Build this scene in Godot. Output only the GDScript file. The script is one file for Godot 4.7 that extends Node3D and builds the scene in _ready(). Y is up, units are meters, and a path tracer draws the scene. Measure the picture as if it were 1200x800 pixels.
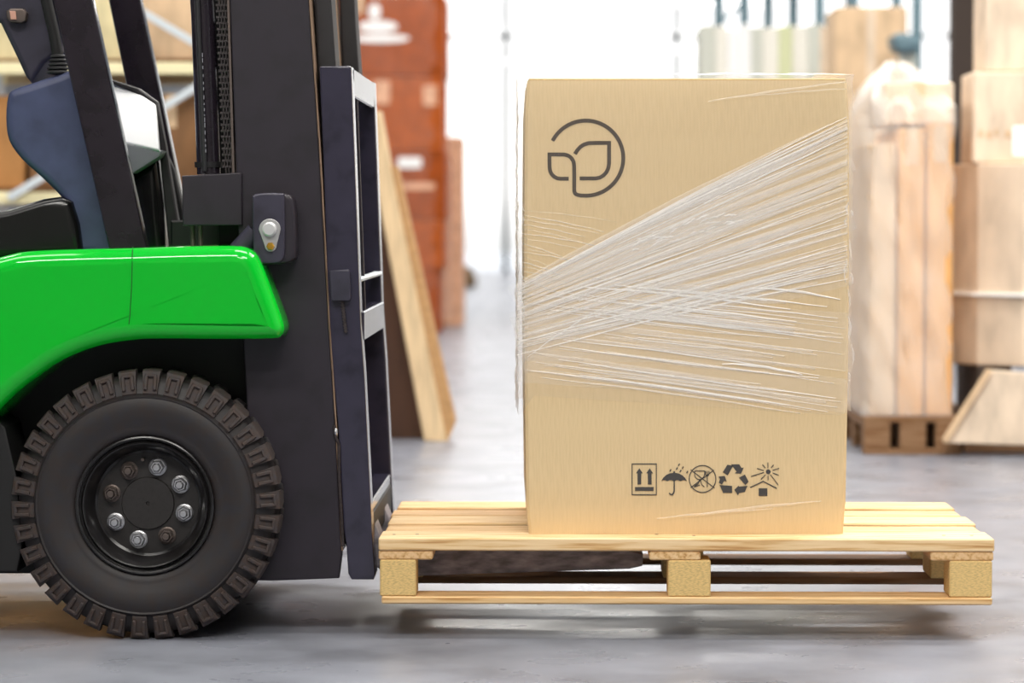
extends Node3D

const EYE := Vector3(0, 0.915, 6.18)
const FOCAL := 3400.0                       # focal length in pixels of the 1200 x 800 frame
var eye_basis := Basis.from_euler(Vector3(-atan(150.0 / FOCAL), atan(60.0 / FOCAL), 0))
var rng := RandomNumberGenerator.new()
var M := {}
var taken := {}


# ------------------------------------------------------------------ shapes
class Shape:
	var v := PackedVector3Array()           # triangles, counter-clockwise seen from outside

	func tri(a: Vector3, b: Vector3, c: Vector3) -> void:
		if (b - a).cross(c - a).length_squared() > 1e-18:
			v.append(a); v.append(b); v.append(c)

	func quad(a: Vector3, b: Vector3, c: Vector3, d: Vector3) -> void:
		tri(a, b, c)
		tri(a, c, d)

	func fix(start: int) -> void:           # turn a closed shape the right way out
		var vol := 0.0
		var o := v[start] if start < v.size() else Vector3.ZERO
		for i in range(start, v.size(), 3):
			vol += (v[i] - o).dot((v[i + 1] - o).cross(v[i + 2] - o))
		if vol < 0.0:
			for i in range(start, v.size(), 3):
				var t := v[i + 1]
				v[i + 1] = v[i + 2]
				v[i + 2] = t

	func face(pts: Array, mid: Vector3) -> void:   # one face of a convex solid
		var c := Vector3.ZERO
		for p in pts:
			c += p
		c /= pts.size()
		var n: Vector3 = (pts[1] - pts[0]).cross(pts[2] - pts[0])
		var flip := n.dot(c - mid) < 0.0
		for i in range(1, pts.size() - 1):
			if flip:
				tri(pts[0], pts[i + 1], pts[i])
			else:
				tri(pts[0], pts[i], pts[i + 1])

	func box(c: Vector3, size: Vector3, bevel := 0.003, turn := Basis()) -> void:
		var h := size * 0.5
		var b := minf(bevel, minf(h.x, minf(h.y, h.z)) * 0.8)
		var at := func(sx: float, sy: float, sz: float, k: int) -> Vector3:
			var q := Vector3(sx * (h.x - (0.0 if k == 0 else b)), sy * (h.y - (0.0 if k == 1 else b)), sz * (h.z - (0.0 if k == 2 else b)))
			return c + turn * q
		for k in 3:
			for s in [-1.0, 1.0]:
				var p := []
				for u in [[-1.0, -1.0], [1.0, -1.0], [1.0, 1.0], [-1.0, 1.0]]:
					if k == 0: p.append(at.call(s, u[0], u[1], 0))
					if k == 1: p.append(at.call(u[0], s, u[1], 1))
					if k == 2: p.append(at.call(u[0], u[1], s, 2))
				face(p, c)
		for s in [-1.0, 1.0]:
			for t in [-1.0, 1.0]:
				face([at.call(s, t, -1.0, 0), at.call(s, t, 1.0, 0), at.call(s, t, 1.0, 1), at.call(s, t, -1.0, 1)], c)
				face([at.call(s, -1.0, t, 0), at.call(s, 1.0, t, 0), at.call(s, 1.0, t, 2), at.call(s, -1.0, t, 2)], c)
				face([at.call(-1.0, s, t, 1), at.call(1.0, s, t, 1), at.call(1.0, s, t, 2), at.call(-1.0, s, t, 2)], c)
				for w in [-1.0, 1.0]:
					face([at.call(s, t, w, 0), at.call(s, t, w, 1), at.call(s, t, w, 2)], c)

	func bar(a: Vector3, b: Vector3, across: float, deep: float, bevel := 0.002) -> void:
		# a straight bar from a to b; "across" lies in the xy plane, "deep" along z as far as possible
		var d := (b - a).normalized()
		var z := Vector3(0, 0, 1) if absf(d.z) < 0.9 else Vector3(1, 0, 0)
		var x := d.cross(z).normalized()
		z = x.cross(d).normalized()
		box((a + b) * 0.5, Vector3(across, a.distance_to(b), deep), bevel, Basis(x, d, z))

	func inset(poly: PackedVector2Array, by: float) -> PackedVector2Array:
		var out := PackedVector2Array()
		var n := poly.size()
		var area := 0.0
		for i in n:
			area += poly[i].cross(poly[(i + 1) % n])
		var side := 1.0 if area > 0.0 else -1.0
		for i in n:
			var e := (poly[i] - poly[(i + n - 1) % n]).normalized()
			var f := (poly[(i + 1) % n] - poly[i]).normalized()
			var a := Vector2(-e.y, e.x) * side
			var b := Vector2(-f.y, f.x) * side
			out.append(poly[i] + (a + b) / maxf(0.35, 1.0 + a.dot(b)) * by)
		for pass_ in 40:                    # corners tighter than the inset draw together instead of crossing
			var clean := true
			for i in n:
				var j := (i + 1) % n
				if (out[j] - out[i]).dot(poly[j] - poly[i]) < -1e-12:
					var m := (out[i] + out[j]) * 0.5
					out[i] = m
					out[j] = m
					clean = false
			if clean: break
		return out

	func cap(poly: PackedVector2Array, z: float, xf: Transform3D, up: bool, like: PackedVector2Array) -> void:
		var t := Geometry2D.triangulate_polygon(like)
		for i in range(0, t.size(), 3):
			var a := poly[t[i]]
			var b := poly[t[i + 1]]
			var c := poly[t[i + 2]]
			if ((b - a).cross(c - a) > 0.0) != up:
				var s := b
				b = c
				c = s
			tri(xf * Vector3(a.x, a.y, z), xf * Vector3(b.x, b.y, z), xf * Vector3(c.x, c.y, z))

	func prism(poly: PackedVector2Array, z0: float, z1: float, round_front := 0.002, round_back := 0.0, steps := 1, xf := Transform3D()) -> void:
		# an outline in xy drawn out from z0 to z1 (z1 faces the viewer), its edges rounded
		var rings := []
		if round_back > 0.0:
			for k in steps + 1:
				var a := PI / 2 * k / steps
				rings.append([inset(poly, round_back * (1.0 - sin(a))), z0 + round_back * (1.0 - cos(a))])
		else:
			rings.append([poly, z0])
		if round_front > 0.0:
			for k in steps + 1:
				var a := PI / 2 * k / steps
				rings.append([inset(poly, round_front * (1.0 - cos(a))), z1 - round_front * (1.0 - sin(a))])
		else:
			rings.append([poly, z1])
		var n := poly.size()
		var ccw := not Geometry2D.is_polygon_clockwise(poly)
		var area := 0.0
		for i in n:
			area += poly[i].cross(poly[(i + 1) % n])
		ccw = area > 0.0
		for k in rings.size() - 1:
			var p: PackedVector2Array = rings[k][0]
			var q: PackedVector2Array = rings[k + 1][0]
			var zp: float = rings[k][1]
			var zq: float = rings[k + 1][1]
			for i in n:
				var j := (i + 1) % n
				var a := xf * Vector3(p[i].x, p[i].y, zp)
				var b := xf * Vector3(p[j].x, p[j].y, zp)
				var c := xf * Vector3(q[j].x, q[j].y, zq)
				var d := xf * Vector3(q[i].x, q[i].y, zq)
				if ccw: quad(a, b, c, d)
				else: quad(b, a, d, c)
		cap(rings[0][0], z0, xf, false, poly)
		cap(rings[-1][0], z1, xf, true, poly)

	func lathe(profile: PackedVector2Array, segs := 48, xf := Transform3D(), closed := false) -> void:
		# profile of (radius, along the axis z)
		var start := v.size()
		var n := profile.size()
		for k in (n if closed else n - 1):
			var p := profile[k]
			var q := profile[(k + 1) % n]
			for i in segs:
				var a := TAU * i / segs
				var b := TAU * ((i + 1) % segs) / segs
				quad(xf * Vector3(p.x * cos(a), p.x * sin(a), p.y), xf * Vector3(p.x * cos(b), p.x * sin(b), p.y), xf * Vector3(q.x * cos(b), q.x * sin(b), q.y), xf * Vector3(q.x * cos(a), q.x * sin(a), q.y))
		fix(start)

	func tube(pts: Array, r: float, segs := 10) -> void:
		var start := v.size()
		var rings := []
		var up := Vector3(0, 0, 1)
		for i in pts.size():
			var d: Vector3 = (pts[mini(i + 1, pts.size() - 1)] - pts[maxi(i - 1, 0)]).normalized()
			if absf(d.dot(up)) > 0.95:
				up = Vector3(1, 0, 0) if absf(d.x) < 0.9 else Vector3(0, 1, 0)
			var x := d.cross(up).normalized()
			var y := x.cross(d).normalized()
			up = y
			var ring := []
			for k in segs:
				ring.append(pts[i] + (x * cos(TAU * k / segs) + y * sin(TAU * k / segs)) * r)
			rings.append(ring)
		for i in rings.size() - 1:
			for k in segs:
				var m := (k + 1) % segs
				quad(rings[i][k], rings[i][m], rings[i + 1][m], rings[i + 1][k])
		for k in segs:
			var m := (k + 1) % segs
			tri(pts[0], rings[0][m], rings[0][k])
			tri(pts[-1], rings[-1][k], rings[-1][m])
		fix(start)

	func mesh(angle := 35.0) -> ArrayMesh:
		var count := v.size()
		var fn := PackedVector3Array()
		var near := {}
		for i in range(0, count, 3):
			fn.append((v[i + 1] - v[i]).cross(v[i + 2] - v[i]))
			for k in 3:
				var key := Vector3i((v[i + k] * 10000.0).round())
				if not near.has(key):
					near[key] = PackedInt32Array()
				near[key].append(i / 3)
		var limit := cos(deg_to_rad(angle))
		var pos := PackedVector3Array()
		var nor := PackedVector3Array()
		for i in range(0, count, 3):
			var own := fn[i / 3].normalized()
			for k in [0, 2, 1]:             # Godot's front faces run clockwise
				var sum := Vector3.ZERO
				for f in near[Vector3i((v[i + k] * 10000.0).round())]:
					if fn[f].normalized().dot(own) > limit:
						sum += fn[f]
				pos.append(v[i + k])
				nor.append(sum.normalized())
		var arrays := []
		arrays.resize(Mesh.ARRAY_MAX)
		arrays[Mesh.ARRAY_VERTEX] = pos
		arrays[Mesh.ARRAY_NORMAL] = nor
		var m := ArrayMesh.new()
		m.add_surface_from_arrays(Mesh.PRIMITIVE_TRIANGLES, arrays)
		return m


# ------------------------------------------------------------------ naming
func numbered(called: String, where: Node) -> String:
	var key := "%d/%s" % [where.get_instance_id(), called]
	var n: int = taken.get(key, 0)
	taken[key] = n + 1
	return called if n == 0 else "%s_%03d" % [called, n]


func obj(called: String, shape, material: Material, parent: Node = self, angle := 35.0) -> MeshInstance3D:
	var o := MeshInstance3D.new()
	o.name = numbered(called, parent)
	o.mesh = shape.mesh(angle) if shape is Shape else shape
	o.material_override = material
	parent.add_child(o, true)
	return o


func thing(called: String, label: String, category: String, at := Vector3.ZERO, turn := 0.0, group := "") -> Node3D:
	var o := Node3D.new()
	o.name = numbered(called, self)
	add_child(o, true)
	o.position = at
	o.rotation.y = turn
	return tag(o, label, category, group)


func tag(o: Node3D, label: String, category := "", group := "") -> Node3D:
	o.set_meta("label", label)
	if category: o.set_meta("category", category)
	if group: o.set_meta("group", group)
	return o


func struct(called: String, shape, material: Material, parent: Node = self) -> MeshInstance3D:
	var o := obj(called, shape, material, parent)
	if parent == self:
		o.set_meta("kind", "structure")
	return o


# ------------------------------------------------------------------ where a point of the place lies
func ray(px: float, py: float) -> Vector3:
	return eye_basis * Vector3((px - 600.0) / FOCAL, (400.0 - py) / FOCAL, -1.0)


func at(px: float, py: float, z: float) -> Vector3:
	var d := ray(px, py)
	return EYE + d * ((z - EYE.z) / d.z)


func flat(px: float, py: float, z: float) -> Vector2:
	var p := at(px, py, z)
	return Vector2(p.x, p.y)


func outline(list: Array, z: float) -> PackedVector2Array:
	var out := PackedVector2Array()
	for i in range(0, list.size(), 2):
		out.append(flat(list[i], list[i + 1], z))
	return out


func floor_z(py: float) -> float:           # how far back the floor is at that height of the frame
	var d := ray(600, py)
	return EYE.z + d.z * (EYE.y / -d.y)


func smooth_path(pts: PackedVector2Array, steps := 4, closed := true) -> PackedVector2Array:
	var out := PackedVector2Array()
	var n := pts.size()
	for i in (n if closed else n - 1):
		var a := pts[(i + n - 1) % n] if closed else pts[maxi(i - 1, 0)]
		var b := pts[i]
		var c := pts[(i + 1) % n]
		var d := pts[(i + 2) % n] if closed else pts[mini(i + 2, n - 1)]
		for k in steps:
			out.append(b.cubic_interpolate(c, a, d, float(k) / steps))
	if not closed:
		out.append(pts[n - 1])
	return out


# ------------------------------------------------------------------ materials
func noise_map(freq: float, octaves: int, stops: Array, seed_: int, warp := 0.0, size := 512, kind := FastNoiseLite.TYPE_SIMPLEX_SMOOTH) -> NoiseTexture2D:
	var n := FastNoiseLite.new()
	n.noise_type = kind
	n.seed = seed_
	n.frequency = freq
	n.fractal_octaves = octaves
	if warp > 0.0:
		n.domain_warp_enabled = true
		n.domain_warp_amplitude = warp
		n.domain_warp_frequency = freq * 0.6
	var g := Gradient.new()
	var off := PackedFloat32Array()
	var col := PackedColorArray()
	for s in stops:
		off.append(s[0])
		col.append(s[1])
	g.offsets = off
	g.colors = col
	var t := NoiseTexture2D.new()
	t.width = size
	t.height = size
	t.seamless = true
	t.noise = n
	t.color_ramp = g
	return t


func grey(a: float) -> Color:
	return Color(a, a, a)


func mat(color: Color, rough := 0.6, metal := 0.0, spec := 0.5) -> StandardMaterial3D:
	var m := StandardMaterial3D.new()
	m.albedo_color = color
	m.roughness = rough
	m.metallic = metal
	m.metallic_specular = spec
	return m


func worn(color: Color, rough: float, tex: Texture2D, scale: Vector3, metal := 0.0, rough_tex: Texture2D = null) -> StandardMaterial3D:
	var m := mat(color, rough, metal)
	m.albedo_texture = tex
	m.uv1_triplanar = true
	m.uv1_world_triplanar = true
	m.uv1_scale = scale
	if rough_tex:
		m.roughness_texture = rough_tex
	return m


func film(alpha: float, rough: float) -> StandardMaterial3D:
	var m := mat(Color(1, 0.985, 0.965, alpha), rough)
	m.transparency = BaseMaterial3D.TRANSPARENCY_ALPHA
	m.cull_mode = BaseMaterial3D.CULL_DISABLED
	return m


func make_materials() -> void:
	var soft := noise_map(0.01, 4, [[0.0, grey(0.80)], [0.5, grey(0.93)], [1.0, grey(1.0)]], 3)
	var fine := noise_map(0.06, 4, [[0.0, grey(0.72)], [0.5, grey(0.93)], [1.0, grey(1.0)]], 5)
	var grain := noise_map(0.012, 5, [[0.0, Color(0.74, 0.58, 0.40)], [0.30, Color(0.90, 0.80, 0.64)], [0.5, Color(0.97, 0.91, 0.80)], [0.75, Color(1, 0.95, 0.86)], [1.0, Color(1, 0.97, 0.90)]], 11, 18.0)
	var dust := noise_map(0.015, 5, [[0.0, grey(0.72)], [0.45, grey(0.94)], [1.0, grey(1.0)]], 8)
	var tyre_dust_sheen := noise_map(0.012, 4, [[0.0, Color(0.98, 0.82, 0.72)], [0.5, Color(0.88, 0.85, 0.84)], [1.0, Color(0.82, 0.87, 1.0)]], 17)  # brownish dust, plus bluish sheen put into the colour
	var concrete := noise_map(0.006, 6, [[0.0, grey(0.78)], [0.4, grey(0.91)], [0.6, grey(0.95)], [1.0, grey(1.0)]], 21, 20.0, 1024)
	var polish := noise_map(0.012, 5, [[0.0, grey(0.55)], [0.5, grey(0.78)], [1.0, grey(1.0)]], 33, 12.0)
	var bump := noise_map(0.05, 4, [[0.0, grey(0.0)], [1.0, grey(1.0)]], 41)
	M.paint = worn(Color(0.132, 0.105, 0.146), 0.5, dust, Vector3(1.3, 1.3, 1.3))
	M.paint_dark = worn(Color(0.12, 0.11, 0.12), 0.5, dust, Vector3(2, 2, 2))
	M.paint_post = worn(Color(0.215, 0.205, 0.265), 0.42, dust, Vector3(1.3, 1.3, 1.3))
	M.paint_gloss = worn(Color(0.205, 0.195, 0.258), 0.17, dust, Vector3(1.3, 1.3, 1.3))
	M.post_gloss = worn(Color(0.145, 0.122, 0.152), 0.16, dust, Vector3(1.3, 1.3, 1.3))
	M.plastic = worn(Color(0.27, 0.30, 0.43), 0.45, soft, Vector3(2, 2, 2))
	M.plastic_white = mat(Color(0.97, 0.975, 0.98), 0.35)
	M.plastic_grey = mat(Color(0.50, 0.51, 0.53), 0.45)
	M.black = mat(Color(0.055, 0.05, 0.055), 0.6)
	M.black_gloss = mat(Color(0.07, 0.065, 0.07), 0.22)
	M.rubber_bellows = mat(Color(0.10, 0.10, 0.11), 0.6)
	M.green = mat(Color(0.0, 0.72, 0.16), 0.4, 0.0, 0.1)
	M.green.clearcoat_enabled = true
	M.green.clearcoat = 1.0
	M.green.clearcoat_roughness = 0.05
	M.green_dark = mat(Color(0.0, 0.30, 0.06), 0.6)
	M.tyre = worn(Color(0.165, 0.152, 0.158), 0.58, tyre_dust_sheen, Vector3(4, 4, 4))
	M.lug = worn(Color(0.28, 0.25, 0.24), 0.72, tyre_dust_sheen, Vector3(9, 9, 9))
	M.rim = worn(Color(0.125, 0.118, 0.12), 0.28, dust, Vector3(6, 6, 6))
	M.hub = worn(Color(0.14, 0.125, 0.12), 0.55, dust, Vector3(10, 10, 10))
	M.steel = mat(Color(0.76, 0.76, 0.77), 0.38, 1.0)
	M.steel_dull = mat(Color(0.42, 0.38, 0.36), 0.5, 0.9)
	M.chain = mat(Color(0.30, 0.28, 0.28), 0.45, 0.4)
	M.rail_highlight = mat(Color(0.58, 0.48, 0.40), 0.35, 0.3)  # pale colour stands in for the highlight along the mast edge
	M.steel_rust = worn(Color(0.36, 0.32, 0.32), 0.5, polish, Vector3(3, 12, 3), 0.6)
	M.brass = mat(Color(0.80, 0.62, 0.25), 0.35, 1.0)
	M.fork = worn(Color(0.74, 0.71, 0.74), 0.5, polish, Vector3(2.5, 7, 5), 0.0)
	for k in 3:                             # three pine tones, grain along x and along z
		var tone: Color = [Color(0.95, 0.87, 0.75), Color(0.93, 0.83, 0.69), Color(0.91, 0.80, 0.66)][k]
		M["pine_x%d" % k] = worn(tone, 0.72, grain, Vector3(0.55, 11, 11))
		M["pine_x%d" % k].uv1_offset = Vector3(0.31 * k, 0.17 * k, 0.47 * k)
		M["pine_z%d" % k] = worn(tone, 0.72, grain, Vector3(11, 11, 0.55))
		M["pine_z%d" % k].uv1_offset = Vector3(0.31 * k, 0.17 * k, 0.47 * k)
	M.pine_block = worn(Color(0.95, 0.81, 0.54), 0.78, fine, Vector3(3, 14, 3))
	M.nail = mat(Color(0.35, 0.30, 0.27), 0.5, 0.8)
	var kraft := noise_map(0.012, 4, [[0.0, Color(0.95, 0.945, 0.93)], [0.5, Color(0.985, 0.98, 0.975)], [1.0, Color(1, 1, 1)]], 55)
	M.carton = worn(Color(0.885, 0.785, 0.61), 0.75, kraft, Vector3(34, 2.5, 34))
	M.carton_flap = worn(Color(0.85, 0.76, 0.58), 0.75, kraft, Vector3(1.1, 3, 9))
	M.ink = mat(Color(0.27, 0.22, 0.17), 0.75)
	M.ink_grey = mat(Color(0.27, 0.26, 0.255), 0.75)
	M.film_sheet = film(0.03, 0.2)
	M.film_side = film(0.30, 0.32)
	M.film_layer = film(0.11, 0.30)
	M.film_soft = film(0.22, 0.35)
	M.film_mid = film(0.34, 0.35)
	M.film_glint = film(0.74, 0.35)  # brightest folds, their highlights put into the white
	M.film_load = film(0.28, 0.32)
	M.film_red = film(0.045, 0.30)
	M.floor = worn(Color(0.53, 0.54, 0.58), 0.42, concrete, Vector3(0.45, 0.45, 0.45), 0.0, polish)
	M.floor.metallic_specular = 0.30
	M.wall = worn(Color(0.86, 0.87, 0.88), 0.8, soft, Vector3(0.4, 0.4, 0.4))
	M.wall_near = worn(Color(0.52, 0.51, 0.50), 0.85, soft, Vector3(0.4, 0.4, 0.4))
	M.ceiling = mat(Color(0.86, 0.87, 0.88), 0.8)
	M.frame_grey = mat(Color(0.30, 0.35, 0.36), 0.5)
	M.glass = film(0.03, 0.02)
	M.added_lamp_body = mat(Color(0.8, 0.8, 0.8), 0.5)
	M.added_lamp_glow = mat(Color(1, 1, 1), 0.5)
	M.added_lamp_glow.emission_enabled = true
	M.added_lamp_glow.emission = Color(1, 0.98, 0.95)
	M.added_lamp_glow.emission_energy_multiplier = 2.0
	M.kraft_red = worn(Color(0.71, 0.355, 0.155), 0.7, soft, Vector3(1.5, 1.5, 1.5))
	M.kraft_red_dark = worn(Color(0.65, 0.31, 0.125), 0.7, soft, Vector3(1.5, 1.5, 1.5))
	M.kraft_red.metallic_specular = 0.2
	M.kraft_red_dark.metallic_specular = 0.2
	M.kraft_pink = worn(Color(0.92, 0.70, 0.56), 0.7, soft, Vector3(1.5, 1.5, 1.5))
	M.kraft_tan = worn(Color(0.90, 0.77, 0.62), 0.75, soft, Vector3(1.5, 0.6, 1.5))
	M.kraft_pale = worn(Color(0.94, 0.85, 0.75), 0.75, soft, Vector3(1.5, 0.6, 1.5))
	M.kraft_orange = worn(Color(0.93, 0.70, 0.43), 0.75, soft, Vector3(1.5, 0.6, 1.5))
	M.kraft_brown = worn(Color(0.54, 0.38, 0.23), 0.75, soft, Vector3(1.5, 0.6, 1.5))
	M.kraft_amber = worn(Color(0.74, 0.52, 0.29), 0.75, soft, Vector3(1.5, 0.6, 1.5))
	M.kraft_cream = worn(Color(0.93, 0.87, 0.68), 0.75, soft, Vector3(1.5, 0.6, 1.5))
	M.panel_brown = worn(Color(0.33, 0.205, 0.13), 0.7, soft, Vector3(2, 0.5, 2))
	M.wood_pale = worn(Color(0.92, 0.80, 0.63), 0.75, soft, Vector3(6, 0.6, 6))
	M.wood_end = worn(Color(0.78, 0.60, 0.40), 0.75, soft, Vector3(6, 6, 6))
	M.wood_old = worn(Color(0.54, 0.43, 0.34), 0.8, grain, Vector3(0.6, 7, 7))
	M.beam_cream = mat(Color(0.93, 0.89, 0.72), 0.5)
	M.brace_grey = mat(Color(0.80, 0.83, 0.85), 0.4)
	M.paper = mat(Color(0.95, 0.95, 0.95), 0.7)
	M.pale = mat(Color(0.90, 0.89, 0.85), 0.7)
	M.pale_grey = mat(Color(0.78, 0.79, 0.75), 0.7)
	M.pale_green = mat(Color(0.80, 0.82, 0.66), 0.7)
	M.pillar_dark = mat(Color(0.26, 0.21, 0.18), 0.7)
	M.rack_blue = mat(Color(0.36, 0.46, 0.50), 0.5)
	M.sack = worn(Color(0.52, 0.42, 0.30), 0.8, soft, Vector3(3, 3, 3))


# ------------------------------------------------------------------ scene
func _ready() -> void:
	rng.seed = 20
	var camera := Camera3D.new()
	camera.name = "camera"
	var lens := CameraAttributesPhysical.new()
	lens.frustum_focal_length = 12.0 * FOCAL / 400.0
	lens.frustum_focus_distance = 6.24
	lens.exposure_aperture = 3.1
	lens.frustum_near = 0.05
	lens.frustum_far = 200.0
	camera.attributes = lens
	camera.transform = Transform3D(eye_basis, EYE)
	add_child(camera)
	camera.fov = rad_to_deg(2.0 * atan(400.0 / FOCAL))
	camera.current = true

	var sky_look := ProceduralSkyMaterial.new()
	sky_look.sky_top_color = Color(0.97, 0.98, 1.0)
	sky_look.sky_horizon_color = Color(1.0, 0.995, 0.985)
	sky_look.ground_horizon_color = Color(0.85, 0.86, 0.86)
	sky_look.ground_bottom_color = Color(0.7, 0.7, 0.7)
	sky_look.sky_energy_multiplier = 2.2
	sky_look.ground_energy_multiplier = 2.0
	var sky := Sky.new()
	sky.sky_material = sky_look
	var env := Environment.new()
	env.background_mode = Environment.BG_SKY
	env.sky = sky
	env.tonemap_mode = Environment.TONE_MAPPER_LINEAR
	env.tonemap_exposure = 0.375
	env.sdfgi_enabled = true
	env.ssao_enabled = true
	env.ssil_enabled = true
	var we := WorldEnvironment.new()
	we.name = "environment"
	we.environment = env
	add_child(we)

	make_materials()
	# ceiling lamps, unseen and added for the light: place (x, z) and energy
	for l in [[-2.2, 5.0, 62.0], [1.6, 5.0, 62.0], [0.0, 7.4, 60.0], [-3.2, 0.4, 20.0], [0.2, 0.2, 36.0], [3.6, 0.0, 26.0], [-3.4, -3.6, 56.0], [3.2, -2.0, 120.0], [0.2, -7.0, 50.0], [3.6, -9.0, 70.0], [-2.8, -11.5, 66.0], [0.6, -15.0, 80.0], [3.6, -20.0, 80.0], [-1.0, -25.0, 110.0], [1.5, -33.0, 110.0]]:
		added_ceiling_lamp(Vector3(l[0], 5.72, l[1]), l[2])
	build_room()
	build_forklift()
	build_pallet()
	build_carton()
	build_right_goods()
	build_far_goods()
	build_red_stack()
	build_left_rack()


func added_ceiling_lamp(p: Vector3, energy: float) -> void:  # added fixture out of view, there to light the scene
	var t := thing("added_ceiling_lamp", "added white panel lamp, unseen, hung under the warehouse ceiling", "lamp", p, 0.0, "added panel lamps under the ceiling")
	var s := Shape.new()
	s.box(Vector3(0, 0.05, 0), Vector3(2.5, 0.1, 1.3), 0.01)
	obj("housing", s, M.added_lamp_body, t)
	s = Shape.new()
	s.box(Vector3(0, -0.012, 0), Vector3(2.4, 0.02, 1.2), 0.004)
	obj("diffuser", s, M.added_lamp_glow, t)
	s = Shape.new()
	s.tube([Vector3(0, 0.1, 0), Vector3(0, 0.29, 0)], 0.012, 6)
	obj("hanger", s, M.added_lamp_body, t)
	var a := AreaLight3D.new()
	a.name = "added_lamp_light"
	a.area_size = Vector2(2.4, 1.2)
	a.light_energy = energy
	a.light_color = Color(1.0, 0.985, 0.955)
	a.area_range = 40.0
	a.area_attenuation = 2.0
	a.shadow_enabled = true
	t.add_child(a)
	a.position = Vector3(0, -0.03, 0)
	a.rotation.x = -PI / 2


func slab(called: String, lo: Vector3, hi: Vector3, m: Material) -> MeshInstance3D:
	var b := BoxMesh.new()
	b.size = hi - lo
	var o := struct(called, b, m)
	o.position = (lo + hi) * 0.5
	return o


func build_room() -> void:
	var zf := -40.0
	var zb := 9.0
	slab("floor", Vector3(-9, -0.3, zf - 0.3), Vector3(9, 0, zb + 0.3), M.floor)
	slab("ceiling", Vector3(-9.3, 6.0, zf - 0.3), Vector3(9.3, 6.3, zb + 0.3), M.ceiling)
	slab("wall_left", Vector3(-9.3, 0, zf - 0.3), Vector3(-9, 6, zb + 0.3), M.wall)
	slab("wall_right", Vector3(9, 0, zf - 0.3), Vector3(9.3, 6, zb + 0.3), M.wall)
	# far wall round the great glazed door
	var x0 := -4.2
	var x1 := 7.2
	var top := 5.2
	slab("wall_far", Vector3(-9, 0, zf - 0.3), Vector3(x0, 6, zf), M.wall)
	slab("wall_far", Vector3(x1, 0, zf - 0.3), Vector3(9, 6, zf), M.wall)
	slab("wall_far", Vector3(x0, top, zf - 0.3), Vector3(x1, 6, zf), M.wall)
	var s := Shape.new()
	s.box(Vector3((x0 + x1) / 2, top - 0.05, zf - 0.15), Vector3(x1 - x0, 0.1, 0.2), 0.005)
	s.box(Vector3(x0 + 0.05, top / 2, zf - 0.15), Vector3(0.1, top, 0.2), 0.005)
	s.box(Vector3(x1 - 0.05, top / 2, zf - 0.15), Vector3(0.1, top, 0.2), 0.005)
	var win := struct("window_1", s, M.frame_grey)
	var cuts := [x0 + 0.1, -2.55, -0.92, 1.8, 4.5, x1 - 0.1]
	var bar_y := at(592, 43, zf - 0.15).y
	for k in cuts.size() - 1:
		if k > 0:
			s = Shape.new()
			s.box(Vector3(cuts[k], top / 2 - 0.05, zf - 0.15), Vector3(0.10, top - 0.1, 0.09), 0.004)
			obj("mullion", s, M.frame_grey, win)
		s = Shape.new()
		s.box(Vector3((cuts[k] + cuts[k + 1]) / 2, bar_y, zf - 0.15), Vector3(cuts[k + 1] - cuts[k] - 0.11, 0.07, 0.09), 0.004)
		obj("crossbar", s, M.frame_grey, win)
		for r in [[0.02, bar_y - 0.04], [bar_y + 0.04, top - 0.1]]:
			s = Shape.new()
			s.box(Vector3((cuts[k] + cuts[k + 1]) / 2, (r[0] + r[1]) / 2, zf - 0.15), Vector3(cuts[k + 1] - cuts[k] - 0.11, r[1] - r[0], 0.008), 0.0)
			obj("pane", s, M.glass, win)
	slab("wall_near", Vector3(-9, 0, zb), Vector3(9, 6, zb + 0.3), M.wall_near)
	# apron outside the glazing
	slab("pavement", Vector3(-20, -0.4, zf - 25), Vector3(20, -0.05, zf - 0.3), M.wall)


# ------------------------------------------------------------------ forklift
func slanted(s: Shape, list: Array, z0: float, z1: float, front := 0.004, back := 0.002, steps := 2) -> void:
	s.prism(outline(list, z1), z0, z1, front, back, steps)


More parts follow.
